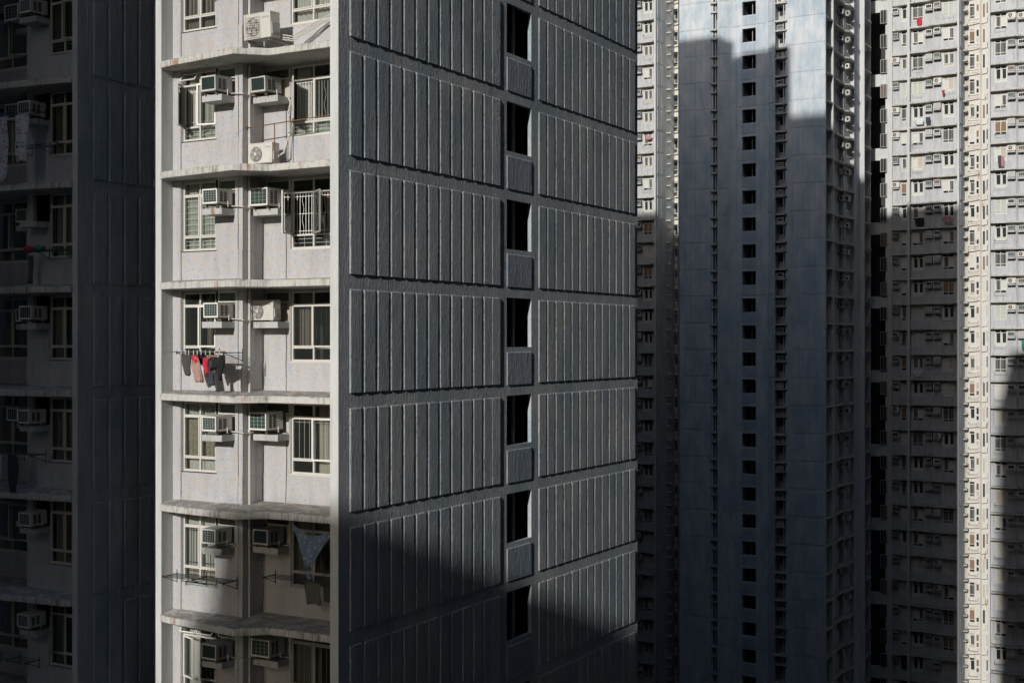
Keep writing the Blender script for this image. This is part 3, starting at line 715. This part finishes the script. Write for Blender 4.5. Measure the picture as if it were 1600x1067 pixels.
# ================================================================== far towers
ZT, ZB = 45, -45
def far_panes():
    """pane sets for far windows w=1.2: list of meshes"""
    out = []
    def mk(w, cells):
        mb = MB()
        for (a, b, c, d, m) in cells: mb.quad((a*w-w/2,.03,c),(b*w-w/2,.03,c),(b*w-w/2,.03,d),(a*w-w/2,.03,d), m)
        return mb
    return mk
def far_window_meshes(w, n=2, fm='frame'):
    t = .07; mb = MB(); a = w/2
    mb.box(-a, a, -.04, .06, Z1, Z1+t, fm); mb.box(-a, a, -.04, .06, Z4-t, Z4, fm); mb.box(-a, -a+t, -.04, .06, Z1+t, Z4-t, fm); mb.box(a-t, a, -.04, .06, Z1+t, Z4-t, fm)
    for i in range(1, n): mb.box(-a+w*i/n-t/2, -a+w*i/n+t/2, -.05, .05, Z1+t, Z4-t, fm)
    mb.box(-a+t, a-t, -.03, .05, Z2-.03, Z2+.03, fm); mb.box(-a+t, a-t, -.03, .05, Z3-.03, Z3+.03, fm)
    fr = mb.mesh('window'); panes = []
    sets = [('fglass',)*4, ('cw',)*4, ('cw','cb','cw','cb'), ('fglass','cw','fglass','fglass'), ('cb',)*4, ('fglass','fglass','cw','fglass'), ('cg',)*4,
            ('cw','fglass','fglass','cw'), ('cbr','cbr','fglass','cb'), ('fglass','fglass','cb','cb')]
    for si, s in enumerate(sets):
        p = MB()
        for i in range(n):
            x0, x1 = -a+w*i/n, -a+w*(i+1)/n
            p.quad((x0,.02,Z1),(x1,.02,Z1),(x1,.02,Z2),(x0,.02,Z2), s[2]); p.quad((x0,.02,Z2),(x1,.02,Z2),(x1,.02,Z3),(x0,.02,Z3), s[i % 2]); p.quad((x0,.02,Z3),(x1,.02,Z3),(x1,.02,Z4),(x0,.02,Z4), s[3])
            if si % 3 != 2 and s[i % 2] == 'fglass':
                q = 4
                for j in range(1, q): x = x0+(x1-x0)*j/q; p.box(x-.012, x+.012, .0, .012, Z1, Z3, 'grille')
            if s[i % 2] == 'fglass' and si % 2: p.quad((x0+.03,.012,Z2),(x0+.2,.012,Z2),(x0+.17,.012,Z3),(x0+.03,.012,Z3), 'cw')
        panes.append(p.mesh('pane'))
    return fr, panes
FW = {'w': far_window_meshes(1.2), 'n': far_window_meshes(.62, 1)}
def far_ac_mesh(kind):
    mb = MB()
    if kind < 5:
        w, h, d = ((.70,.48,.60),(.76,.54,.55),(.66,.46,.60),(.70,.48,.60),(.68,.46,.55))[kind]; a = w/2
        body_, coil = (('acw','coil'),('acw','acg'),('acg','coil'),('acw','coilbr'),('wframe','vent'))[kind]
        mb.box(-a, a, -d, .1, 0, h, body_); mb.box(-a+.06, a-.06, -d-.004, -d, .07, h-.06, coil)
        for i in range(1, 3): x = -a+.06+(w-.12)*i/3; mb.box(x-.008, x+.008, -d-.012, -d-.004, .07, h-.06, 'grille')
        mb.box(a, a+.006, -d+.1, -d+.32, .08, h-.1, 'vent'); mb.box(-a-.006, -a, -d+.1, -d+.32, .08, h-.1, 'vent')
        mb.box(-a+.05, a-.05, -d+.1, 0, -.08, -.001, 'steel')
    else:
        a, h, d = .42, .55, .35; mb.box(-a, a, -d, .05, 0, h, 'acw'); n = 16; r = .2; cx = -.12
        mb.add([(cx+r*math.cos(2*PI*i/n), -d-.004, h/2+r*math.sin(2*PI*i/n)) for i in range(n)], [tuple(range(n))], 'coilbr')
        mb.add([(cx+.06*math.cos(2*PI*i/n), -d-.012, h/2+.06*math.sin(2*PI*i/n)) for i in range(n)], [tuple(range(n))], 'acw')
    return mb.mesh('air_conditioner')
FAC = [far_ac_mesh(i) for i in range(6)]
ac_count = [30]; rest = MB()
PR = random.Random(21)
ordn = ['top','second','third','fourth','fifth','sixth','seventh','eighth','ninth','tenth','eleventh','twelfth','thirteenth','fourteenth','fifteenth','sixteenth','seventeenth','eighteenth','nineteenth','twentieth','twenty-first','twenty-second','twenty-third','twenty-fourth','twenty-fifth','twenty-sixth','twenty-seventh','twenty-eighth','twenty-ninth','thirtieth','thirty-first','thirty-second']
kinds = ['cream green-coiled', 'cream grey-fronted', 'grey', 'brown-coiled', 'white dark-fronted', 'round-fan']
def far_ac(T, u, d, z, col, row, group, low=False):
    p = T(u, d, z); kd = PR.choice([0,0,1,2,2,3,4,4,5]) if not low else 0
    me = FAC[kd]
    if ac_count[0] >= 298:
        R_ = Matrix.Rotation(T.rz, 3, 'Z')
        rest.add([tuple(R_ @ v.co + Vector(p)) for v in me.vertices], [tuple(f.vertices) for f in me.polygons], 'acg'); return
    ac_count[0] += 1
    o = bpy.data.objects.new('air_conditioner', me); o.location = p; o.rotation_euler = (0,0,T.rz); link(o, None, p)
    tag(o, '%s unit %s, %s from top' % (kinds[kd], col, ordn[row]) if row else '%s unit %s, topmost' % (kinds[kd], col), 'air conditioner', group)
wcount = {}
def far_win(t, T, u, d, B, typ='w', bias=None):
    key = t.name; wcount[key] = wcount.get(key, 0)+1
    fr, panes = FW[typ]
    o = inst(fr, 'window', t, T(u, d, B), T.rz)
    pi = PR.choice(bias) if bias else PR.choice([0,0,0,3,3,5,5,5,9,9,7,7,1,2,4,6,8])
    sub(panes[pi], 'pane', o); return o
LIT = [0,1,1,2,2,3,4,5,6,7,8,9]
def far_bay(t, T, krange, koff, ac_groups, ydet=True, zlo=GZ, roof=54, shelves=True, recess_front=.35):
    """two-flat bay (same plan as the near tower, coarser): u scaled to W"""
    W = T.W; q = W/5.71; SU = 2.78; RD = .80
    f = MB(T); f.box(.005, .22, 0, .9, zlo, roof, 'fin'); f.build('fin', t); f = MB(T); f.box(W-.26, W-.005, 0, 1.3, zlo, roof, 'fin'); f.build('fin', t)
    hl = []; hr = []
    for k in krange:
        B = floor_k(k)+koff
        hl.append((.60, 1.80, B+Z1, B+Z4)); hr.append((W-.38-1.2, W-.38, B+Z1, B+Z4))
    w = MB(T); wall(w, .22, SU, zlo, roof, .40, 'mosaicfar', hl, .1); w.quad((SU,.40,zlo),(SU,RD,zlo),(SU,RD,roof),(SU,.40,roof), 'mosaicfar')
    wall(w, SU, W-.26, zlo, roof, RD, 'mosaicfar', hr, .1)
    w.box(.2, W-.2, 1.5, 1.6, zlo, roof-.1, 'room'); w.build('wall', t)
    p = MB(T); p.tube([(SU+.06, .62, ZB), (SU+.06, .62, ZT)], .045, 'fin', 6); p.build('drain_pipe', t)
    for k in krange:
        B = floor_k(k)+koff
        s = MB(T); s.prism([(.225,-.04),(.3,-.22),(SU,-.22),(SU+.6,.12),(W-.265,.12),(W-.265,RD),(SU,RD),(SU,.4),(.225,.4)], B, B+.17, 'conc'); s.build('ledge', t)
        far_win(t, T, 1.2, .44, B); far_win(t, T, W-.98, RD+.04, B)
        for (u, d) in ((1.2, .38), (W-.98, RD-.02)):
            if PR.random() < .4:
                s = MB(T); s.tube([(u-.55,d+.02,B+1.15),(u-.58,d-.5,B+.92),(u+.58,d-.5,B+.92),(u+.55,d+.02,B+1.15)], .02, PR.choice(['black','grille','frame']), 4); s.build('window_rack', t)
        if shelves:
            s = MB(T); s.box(1.92, 2.70, -.16, .40, B+1.78, B+1.92, 'shelf'); s.build('shelf', t)
            s = MB(T); s.box(SU+.10, SU+.90, .24, RD, B+1.78, B+1.92, 'shelf'); s.build('shelf', t)
    return q
def kr(z0, z1, koff): return range(math.floor((z0-PH-koff)/H), math.ceil((z1-PH-koff)/H)+1)
# ---- mid tower, main bay
KM = kr(-37.5, 36, 0)
XM, YM = -32.9, 145.0
tm = thing('far_tower', 'far apartment tower, sunlit above and dark below, left of the cream light well', 'apartment tower', (XM+2.7, YM, GZ))
TM = frame(XM, YM, 'S', 5.5, True)
q = far_bay(tm, TM, KM, 0, None)
def rows(K): return list(reversed(list(K)))
GM = 'air conditioners on the far towers'
for i, k in enumerate(rows(KM)):
    B = floor_k(k)
    far_ac(TM, 2.30, .42, B+2.0, 'right of the shaded tower drainpipe', i, GM)
    far_ac(TM, 3.26, .82, B+2.0, 'left of the shaded tower drainpipe', i, GM)
# ribbed inner side of the bay towards the light well
TMs = frame(XM+5.5, YM, 'E', 3.0)
w = MB(TMs); wall(w, 0, 3.2, GZ, 54, 0, 'ribfar'); w.build('ribbed_wall', tm)
for k in KM:
    r = MB(TMs); B = floor_k(k)
    r.box(.45, 1.0, -.04, .001, B+.27, B+2.67, 'ribfar'); r.build('ribbed_panel', tm); r = MB(TMs); r.box(1.15, 1.7, -.04, .001, B+.27, B+2.67, 'ribfar'); r.build('ribbed_panel', tm)
    if k % 1 == 0:
        r = MB(TMs); r.box(2.2, 3.0, -.45, 0, B+.1, B+.25, 'conc'); r.build('ledge', tm); r = MB(TMs); r.box(2.25, 2.9, -.40, 0, B+1.75, B+1.9, 'conc'); r.build('shelf', tm)
# narrow bay
TN = frame(-34.75, 145.5, 'S', 1.85, False)
w = MB(TN); hs = [(1.02, 1.66, floor_k(k)+Z1, floor_k(k)+Z4) for k in KM]
wall(w, 0, 1.85, GZ, 54, .25, 'mosaicfar', hs, .1); w.box(0, .12, -.0, .25, GZ, 54, 'fin'); w.box(0, 1.85, .7, .8, GZ, 53, 'room'); w.build('wall', tm)
for i, k in enumerate(rows(KM)):
    B = floor_k(k)
    s = MB(TN); s.box(.125, 1.84, -.25, .25, B-.05, B+.12, 'conc'); s.build('ledge', tm)
    s = MB(TN); s.box(.2, .85, -.15, .25, B+1.78, B+1.92, 'shelf'); s.build('shelf', tm)
    if i < 27: far_win(tm, TN, 1.34, .29, B, 'n')
    far_ac(TN, .5, .25, B+2.0, 'in the narrow far bay', i, GM)
# wall left of the narrow bay with boxed windows and the corridor bridges
TL = frame(-37.6, 146.0, 'S', 2.85, False)
w = MB(TL); w.quad((2.1,0,GZ),(2.85,0,GZ),(2.85,0,54),(2.1,0,54), 'fin'); w.quad((2.1,0,GZ),(2.1,0,54),(2.1,4,54),(2.1,4,GZ), 'mosaicfar'); w.box(-.5, 2.1, 4.0, 4.1, GZ, 54, 'dark')  # back box coloured near black to stand for shade in the gap
w.build('wall', tm)
for k in KM:
    B = floor_k(k)
    if (k % 3) == 1:
        s = MB(TL); s.box(-.1, 2.1, .0, .25, B-.35, B+1.0, 'fin'); s.build('corridor_bridge', tm)
    w = MB(TL); w.box(1.62, 2.3, -.35, .0, B+1.05, B+2.55, 'gframe'); w.quad((1.68,-.354,B+1.1),(2.24,-.354,B+1.1),(2.24,-.354,B+2.5),(1.68,-.354,B+2.5), PR.choice(['fglass','fglass','coilbr','vent']))
    w.box(1.94, 1.98, -.37, -.354, B+1.1, B+2.5, 'gframe'); w.quad((2.304,-.3,B+1.15),(2.304,-.05,B+1.15),(2.304,-.05,B+2.45),(2.304,-.3,B+2.45), 'fglass')
    w.build('bay_window', tm)
body(tm, XM+.1, XM+5.4, YM+3.2, YM+14, GZ, 54, 'fin')
# ---- light well back wall and right tower
XRB, YRB = -24.0, 142.3
tr = thing('far_tower', 'fully sunlit far tower with a cream light well at the right edge', 'apartment tower', (XRB+2.8, YRB, GZ))
TRB = frame(XRB, YRB, 'S', 5.71, False)
KRB = kr(-37, 36, 0)
q = far_bay(tr, TRB, KRB, 0, None)
for i, k in enumerate(rows(KRB)):
    B = floor_k(k)
    far_ac(TRB, 2.30, .42, B+2.0, 'left of the right-edge drainpipe', i, GM)
    far_ac(TRB, 3.26, .82, B+2.0, 'past the right-edge drainpipe', i, GM)
TW = frame(-27.9, 148.2, 'S', 4.2, False)
w = MB(TW)
hs = []
for k in KM:
    B = floor_k(k); hs += [(.95,1.55,B+Z1,B+Z4), (1.68,1.98,B+1.1,B+1.6), (1.68,1.98,B+1.75,B+2.5), (2.35,2.62,B+1.0,B+2.5), (2.72,2.92,B+1.4,B+2.6)]
wall(w, 0, 4.2, GZ, 54, 0, 'well', hs, .12); w.box(0, 4.2, .7, .8, GZ, 53, 'room'); w.build('well_wall', tr)
for u, r_ in ((2.12,.055),(2.24,.035),(.62,.05),(.80,.03)): p = MB(TW); p.tube([(u,-.08,ZB),(u,-.08,ZT)], r_, 'fin', 6); p.build('drain_pipe', tr)
swn = 0; swrest = MB(TW)
for k in KM:
    B = floor_k(k)
    fr, panes = FW['n']; o = inst(fr, 'window', tr, TW(1.25,.04,B), 0); sub(panes[PR.choice([0,3,5,7,9,0,8])], 'pane', o)
    for (a, b, c, d) in ((1.68,1.98,B+1.1,B+1.6),(1.68,1.98,B+1.75,B+2.5),(2.35,2.62,B+1.0,B+2.5),(2.72,2.92,B+1.4,B+2.6)):
        swn += 1; s = MB(TW) if swn <= 100 else swrest
        m = PR.choice(['fglass','fglass','vent','cw','coilbr','cb','cbr']); s.quad((a,.03,c),(b,.03,c),(b,.03,d),(a,.03,d), m)
        s.box(a, a+.035, -.01, .05, c+.03, d-.03, 'frame'); s.box(b-.035, b, -.01, .05, c+.03, d-.03, 'frame'); s.box(a, b, -.012, .05, c, c+.03, 'frame'); s.box(a, b, -.012, .05, d-.03, d, 'frame')
        if swn <= 100: s.build('small_window', tr)
    s = MB(TW); s.tube([(.95,0,B+.95),(.93,-.5,B+.75),(1.93,-.5,B+.75),(1.9,0,B+.95)], .02, 'black', 4); s.build('window_rack', tr)
    s = MB(TW); s.tube([(.62,-.10,B+.25),(1.4,-.12,B+PR.uniform(.28,.36)),(2.12,-.10,B+.42)], .028, 'coilbr', 4); s.build('waste_pipe', tr)
    s = MB(TW); s.tube([(2.24,-.1,B+.3),(2.85,-.1,B+.40),(2.87,-.1,B+.95)], .025, PR.choice(['coilbr','black','pipe']), 4); s.build('waste_pipe', tr)
o = swrest.build('small_window', tr); o['kind'] = 'stuff'
body(tr, XRB+.1, XRB+14, YRB+3.2, YRB+16, GZ, 54, 'fin')
c = MB(); c.box(-29, XRB+.2, 150.2, 158, GZ, 54, 'fin'); c.build('core', tr)
# ---- sliver tower at the left of the stair tower
YS = 148.0
ts = thing('far_tower', 'slim sunlit strip of tower between the near tower and the stair tower', 'apartment tower', (-66.5, YS, GZ))
TS = frame(-69.8, YS, 'S', 5.71, True)
KS = kr(-42.5, 42, 0)
q = far_bay(ts, TS, KS, 0, None, roof=58)
for i, k in enumerate(rows(KS)):
    B = floor_k(k); far_ac(TS, 2.30, .42, B+2.0, 'on the slim tower beside the near one', i, GM)
TSs = frame(-69.8+5.71, YS, 'E', 3)
w = MB(TSs); wall(w, 0, 6, GZ, 58, 0, 'ribfar'); w.build('ribbed_wall', ts)
for k in KS:
    B = floor_k(k); r = MB(TSs); r.box(.5, 1.35, -.04, .001, B+.27, B+2.67, 'ribfar'); r.build('ribbed_panel', ts); r = MB(TSs); r.box(1.6, 2.45, -.04, .001, B+.27, B+2.67, 'ribfar'); r.build('ribbed_panel', ts)
    r = MB(TSs); r.box(3.4, 4.5, -.6, 0, B+.1, B+.25, 'conc'); r.build('ledge', ts); r = MB(TSs); r.box(3.5, 4.2, -.55, 0, B+1.75, B+1.9, 'shelf'); r.build('shelf', ts)
w = MB(); Tw = frame(-65.6, 154, 'S', 12); w.T = Tw
hs = [(1.42, 2.0, floor_k(k)+Z1, floor_k(k)+Z4) for k in KS]
wall(w, 0, 8, GZ, 58, 0, 'well', hs, .12); w.box(0, 8, .6, .7, GZ, 57, 'room'); w.build('well_wall', ts)
for u in (.80, 1.05, 2.3): p = MB(Tw); p.tube([(u,-.1,ZB),(u,-.1,ZT)], .055, 'fin', 6); p.build('drain_pipe', ts)
for k in KS:
    fr, panes = FW['n']; o = inst(fr, 'window', ts, Tw(1.71,.04,floor_k(k)), 0); sub(panes[PR.choice([0,3,5,9])], 'pane', o)
    s = MB(Tw); B = floor_k(k); s.tube([(1.05,-.1,B+.4),(2.3,-.12,B+.55)], .03, 'coilbr', 4); s.build('waste_pipe', ts)
    s = MB(Tw); s.tube([(1.4,0,B+.9),(1.42,-.4,B+.7),(2.1,-.4,B+.75),(2.1,0,B+.9)], .025, 'black', 4); s.build('window_rack', ts)
body(ts, -69.7, -64.2, YS+3.5, YS+12, GZ, 58, 'fin'); c = MB(); c.box(-64.2, -52, 155, 165, GZ, 58, 'fin'); c.build('core', ts)
# ---- stair tower (blue in the shade)
KO = .42
tb = thing('stair_tower', 'broad windowless-flanked tower with a column of square stair openings', 'apartment tower', (-44.3, 126.5, GZ))
RB = 60
KB = kr(-36, 34, KO)
I = lambda x0, x1, y0, y1: None
def plank(P, Q, strips, openings=(), m='ribfar', name='ribbed_wall'):
    """vertical wall from P to Q (left to right seen from outside)"""
    ux, uy = (Q[0]-P[0]), (Q[1]-P[1]); Lh = math.hypot(ux, uy); ux /= Lh; uy /= Lh
    def T(u, d, z): return (P[0]+u*ux-d*uy, P[1]+u*uy+d*ux, z)
    T.flip = False; T.rz = math.atan2(uy, ux); T.W = Lh; T.mirror = False
    hs = [(a, b, floor_k(k)+KO+1.29, floor_k(k)+KO+2.68) for k in KB for (a, b) in openings]
    w = MB(T); wall(w, 0, Lh, GZ, RB, 0, m, hs, .35); w.build(name, tb)
    for k in KB:
        r = MB(T); B = floor_k(k)+KO
        runs = [[strips[0]]]
        for q_ in strips[1:]:
            if q_[0]-runs[-1][-1][1] > .3: runs.append([q_])
            else: runs[-1].append(q_)
        for ru_ in runs:
            r = MB(T); pl = [(ru_[0][0], .001)]
            for i, (a, b) in enumerate(ru_):
                pl += [(a, -.045), (b, -.045)]
                if i+1 < len(ru_): pl += [(b, -.004), (ru_[i+1][0], -.004)]
            pl.append((ru_[-1][1], .001)); r.prism(pl, B+.27, B+2.66, m); r.build('ribbed_panel', tb)
    return T
st = lambda a, n, p=.54, w=.475: [(a+p*i, a+p*i+w) for i in range(n)]
plank((-52.0,126.0), (-48.15,126.0), st(.25, 6, .58, .51))
plank((-47.7,126.0), (-46.4,126.7), st(.2, 2, .52, .45))
TC = plank((-46.4,126.7), (-42.6,126.7), st(.1, 2, .48, .42)+st(2.68, 2, .5, .43), [(1.12, 2.56)])
plank((-42.6,126.7), (-41.5,125.8), st(.2, 2, .55, .48))
plank((-40.45,125.8), (-36.4,125.8), st(.3, 7, .54, .475))
for k in KB:
    B = floor_k(k)+KO
    s = MB(TC); s.box(1.12, 2.56, -.05, .001, B+.25, B+1.18, 'spandrel'); s.build('spandrel', tb)
c = MB(TC); c.box(.5, 3.6, 2.2, 2.3, GZ, RB-1, 'room'); c.box(.9, 1.0, .36, 2.2, GZ, RB-1, 'fin'); c.box(3.6, 3.7, .36, 2.2, GZ, RB-1, 'room'); c.tube([(1.85,.6,ZB),(2.05,.6,ZT)], .05, 'steel', 6)
for k in KB: B = floor_k(k)+KO; c.box(.5, 3.6, .36, 2.2, B-.05, B+.1, 'room')
c.build('stair_landing', tb)
# nooks
def nook(x0, x1, y, depth, over, colname):
    w = MB(); w.quad((x0,y+.0,GZ),(x0,y+depth,GZ),(x0,y+depth,RB),(x0,y,RB), 'mosaicfar'); w.quad((x1,y,GZ),(x1,y,RB),(x1,y+depth,RB),(x1,y+depth,GZ), 'mosaicfar')
    w.quad((x0,y+depth,GZ),(x1,y+depth,GZ),(x1,y+depth,RB),(x0,y+depth,RB), 'mosaicfar'); w.tube([(x1-.22,y+.1,ZB),(x1-.22,y+.1,ZT)], .05, 'fin', 6); w.build('nook_wall', tb)
    T = frame(x0, y, 'S', x1-x0)
    for i, k in enumerate(rows(KB)):
        B = floor_k(k)+KO
        s = MB(T); s.box(-.003 if over else -.25, x1-x0+over, -.30, depth, B-.1, B+.07, 'conc'); s.build('ledge', tb)
        s = MB(T); s.box(-.003 if over else -.25, x1-x0+over*.9, -.22, depth, B+1.72, B+1.86, 'shelf'); s.build('shelf', tb)
        far_ac(T, (x1-x0)*.5-.02 if over else .02, .55 if over else .80, B+1.94, colname, i, GM)
        if over:
            s = MB(T); s.box(.05, .70, depth-.06, depth-.002, B+.75, B+1.65, 'frame'); s.quad((.1,depth-.065,B+.8),(.65,depth-.065,B+.8),(.65,depth-.065,B+1.6),(.1,depth-.065,B+1.6), 'fglass'); s.build('window', tb)
nook(-41.5, -40.45, 125.8, 1.1, .18, 'in the slot right of stair openings')
nook(-48.15, -47.7, 126.0, 1.0, 0, 'in the slot left of stair openings')
# side facade
TSd = frame(-36.4, 125.8, 'E', 3.0)
w = MB(TSd); w.box(.006, .25, -.002, .6, GZ, RB, 'ribfar'); hs = [(.9, 2.0, floor_k(k)+KO+Z1, floor_k(k)+KO+Z4) for k in KB]
wall(w, .25, 3.0, GZ, RB, .6, 'mosaicfar', hs, .1); w.box(.2, 3, 1.1, 1.2, GZ, RB-1, 'room'); w.build('side_wall', tb)
for i, k in enumerate(rows(KB)):
    B = floor_k(k)+KO
    s = MB(TSd); s.box(.255, 2.75, .02, .6, B, B+.16, 'conc'); s.build('ledge', tb)
    o = far_win(tb, TSd, 1.45, .64, B, 'w') if i < 20 else None
TF = frame(-36.4, 128.5, 'E', 8.0, True)
ts2 = thing('side_wing', 'oblique balcony side wing on the right of the stair tower', 'apartment tower', (-39, 133, GZ))
q = far_bay(ts2, TF, KB, KO, None, roof=RB, shelves=False)
for i, k in enumerate(rows(KB)):
    B = floor_k(k)+KO
    far_ac(TF, 2.30, .42, B+1.85, 'in the side wing farther column', i, GM)
    far_ac(TF, 3.26, .82, B+1.85, 'in the side wing nearer column', i, GM)
w = MB(frame(-36.4, 136.5, 'E', 8)); w.box(0, 2.4, .1, 1.2, GZ, RB, 'ribfar'); w.box(2.4, 2.6, -.40, 1.2, GZ, RB, 'fin'); w.box(2.6, 6.5, .5, 1.2, GZ, RB, 'mosaicfar'); w.box(6.4, 6.6, .0, .5, GZ, RB, 'fin'); w.build('side_wall', ts2)
Tz = frame(-36.4, 136.5, 'E', 8)
for i, k in enumerate(rows(KB)):
    B = floor_k(k)+KO
    s = MB(Tz); s.box(2.605, 6.0, -.25, .5, B, B+.16, 'conc'); s.build('ledge', ts2)
    s = MB(Tz); s.box(4.4, 5.4, .46, .5, B+Z1, B+Z4, 'frame'); s.quad((4.5,.455,B+1.05),(5.3,.455,B+1.05),(5.3,.455,B+2.6),(4.5,.455,B+2.6), 'fglass'); s.build('window', ts2)
    far_ac(Tz, 3.6, .5, B+1.95, 'in the side wing last bay', i, GM, i > 12)
body(tb, -51.9, -41.6, 129.2, 143, GZ, RB, 'fin'); c = MB(); c.box(-41.5, -38.0, 127.2, 136, GZ, RB-.5, 'fin'); c.box(-52.0, -51.9, 126.0, 129.3, GZ, RB, 'ribfar'); c.build('core', tb)
body(ts2, -41.4, -37.65, 136.1, 144, GZ, RB-.2, 'fin')
if rest.v:
    o = rest.build('air_conditioner'); tag(o, 'remaining small air conditioners in the darkest far bays', 'air conditioners'); o['kind'] = 'stuff'
# ---- laundry on the far towers
def far_cloth(T, u, d, z, w_, h_, m, label, cat='laundry'):
    x, y, zz = T(u, d, z); garment('laundry', label, cat, x, y, zz, [(0,-w_/2,w_/2),(h_*.6,-w_/2,w_/2*.9),(h_,-w_*.3,w_*.35)], m, .06, 'laundry on the far towers')
B = floor_k
far_cloth(TM, 4.3, -.2+.6, B(12)+1.1, .55, .8, 'red', 'red cloth below the top window of the far main bay')
far_cloth(TM, 1.6, -.3, B(9)+1.1, .3, .4, 'red', 'small red cloth under a lit right window of the far main bay')
far_cloth(TM, 4.2, .2, B(8)+1.0, .9, .6, 'whitecl', 'white laundry on the far main bay, left of navy laundry')
far_cloth(TM, 3.3, .2, B(8)+1.15, .5, .9, 'navy', 'navy laundry on the far main bay, right of white laundry')
far_cloth(TM, 4.2, .2, B(4)+1.15, 1.0, .9, 'black_cloth', 'black laundry just below the shadow line of the far tower')
far_cloth(TM, 1.2, -.3, B(4)+1.2, .9, .7, 'pinkcl', 'pink and red laundry just below the shadow line')
far_cloth(TRB, 1.2, -.3, B(6)+1.5, .35, 1.2, 'greycl', 'grey trousers on the sunlit right tower window')
far_cloth(TRB, 1.5, -.35, B(6)+1.4, .3, 1.1, 'pinkcl', 'pinkish cloth beside the grey trousers on the right tower')
far_cloth(TRB, 3.9, .4, B(-1)+1.6, 1.3, 1.2, 'greencl', 'green sheet at the far right edge in shade')
far_cloth(TS, .9, -.1, B(8)+2.2, .8, .5, 'pinkcl', 'pink cloth on the slim tower window')
far_cloth(TM, 4.4, .1, B(-2)+1.1, .8, .8, 'whitecl', 'dim white laundry in the dark part of the main bay')
far_cloth(TM, 3.1, .1, B(-5)+.9, .4, .6, 'cb', 'dim beige box-shaped laundry low in the dark main bay')
# ================================================================== neighbouring blocks outside the frame (some throw the shadows, others are added to block sky)
def block(x0, x1, y0, y1, roof, label, m='wallgrey', led=True):
    t = thing('apartment_block', label, 'apartment block', ((x0+x1)/2, (y0+y1)/2, GZ))
    c = MB(); c.box(x0, x1, y0, y1, GZ, roof, m); c.build('wall', t)
    c = MB(); c.box(x0+1, x1-1, y0+.6, y1-.6, roof, roof+.5, 'conc'); c.build('roof', t)
    if led:
        c = MB(); z = GZ+H
        while z < roof-.5: c.box(x0-.12, x1+.12, y0-.12, y1+.12, z, z+.15, 'conc'); z += H
        c.build('string_course', t)
    return t
block(-38.6, -32.5, 30.0, 41.0, 61.0, 'taller lift core behind the shaded left tower', led=False)
block(-50.2, -38.7, 30.0, 41.0, 62.6, 'tall wing farther behind the shaded left tower', led=False)
block(-76.0, -50.3, 30.0, 41.0, 55.5, 'long wing reaching left beyond the shaded tower', led=False)
block(-90.0, -23.0, -30.0, -3.0, 70.0, 'tall slab close behind the camera on the left')  # implied by its shadow; set closer and taller to block more sky
block(-13.15, 30.0, -90.0, -76.0, 33.0, 'lower slab behind the camera on the right')
block(-8.9, 22.0, -20.0, -4.0, 53.5, 'block the photograph is taken from')
block(3.0, 30.0, 10.0, 35.8, 100.0, 'added block shutting out sky beyond the right edge, nearest the camera')  # unseen, added to keep sky light off the ribbed end wall
block(-2.0, 30.0, 36.0, 95.8, 80.0, 'added block shutting out sky beyond the right edge, in the middle distance')  # unseen canyon wall, added to cut sky light low down
block(-11.5, 24.0, 96.0, 140.0, 70.0, 'added block shutting out sky beyond the right edge, beside the sunlit tower')  # added out of view to narrow the canyon and darken its bottom
block(-1.5, 45.0, -60.0, -22.0, 85.0, 'added tallest block shutting out sky behind the camera')  # added out of view to hide sky behind the camera
block(-110.0, -54.2, 60.0, 98.0, 33.0, 'added lower block shutting out sky, hidden behind the nearest tower')  # added out of sight to hide sky from the stair tower
block(-110.0, -72.0, 100.0, 160.0, 70.0, 'added block shutting out sky beyond the slim tower')  # unseen filler mass, added and sized to hide sky sideways
block(-80.0, 20.0, 175.0, 190.0, 110.0, 'unseen rear row of towers raised to shut out sky')  # height raised to deepen the canyon shade
# ground
g = MB(); g.quad((-900,-900,GZ),(900,-900,GZ),(900,900,GZ),(-900,900,GZ), 'asphalt'); o = g.build('ground'); o['kind'] = 'structure'; o['label'] = 'dark asphalt ground'
# ================================================================== light
E_, PHI = math.atan(.37), math.radians(5)
sd = Vector((math.sin(PHI)*math.cos(E_), -math.cos(PHI)*math.cos(E_), math.sin(E_)))
sun = bpy.data.lights.new('sun', 'SUN'); sun.energy = 3.8; sun.angle = math.radians(.5); sun.color = (1, .975, .935)
so = bpy.data.objects.new('sun', sun); COL.objects.link(so); so.rotation_euler = sd.to_track_quat('Z', 'Y').to_euler(); so.location = (0,-40,90)
W_ = bpy.data.worlds.new('World'); S.world = W_; W_.use_nodes = True; nt = W_.node_tree
sky = nt.nodes.new('ShaderNodeTexSky'); sky.sky_type = 'NISHITA'; sky.sun_disc = False; sky.sun_elevation = E_; sky.sun_rotation = math.atan2(sd.x, sd.y)
sky.air_density = 1.0; sky.dust_density = 2.2; sky.ozone_density = 2.5
bg = nt.nodes['Background']; bg.inputs['Strength'].default_value = .15
L(nt, sky.outputs[0], bg.inputs['Color'])
# ================================================================== camera
cd = bpy.data.cameras.new('camera'); cam = bpy.data.objects.new('camera', cd); COL.objects.link(cam)
cd.sensor_width = 36; cd.lens = 36*2025/1600; cd.clip_end = 3000; cd.clip_start = .1
cam.rotation_euler = (PI/2, 0, math.radians(29.74)); S.camera = cam
S.view_settings.view_transform = 'Standard'; S.view_settings.look = 'None'; S.view_settings.exposure = -.2; S.view_settings.gamma = 1
for o in bpy.data.objects:
    if '_w' in o: del o['_w']
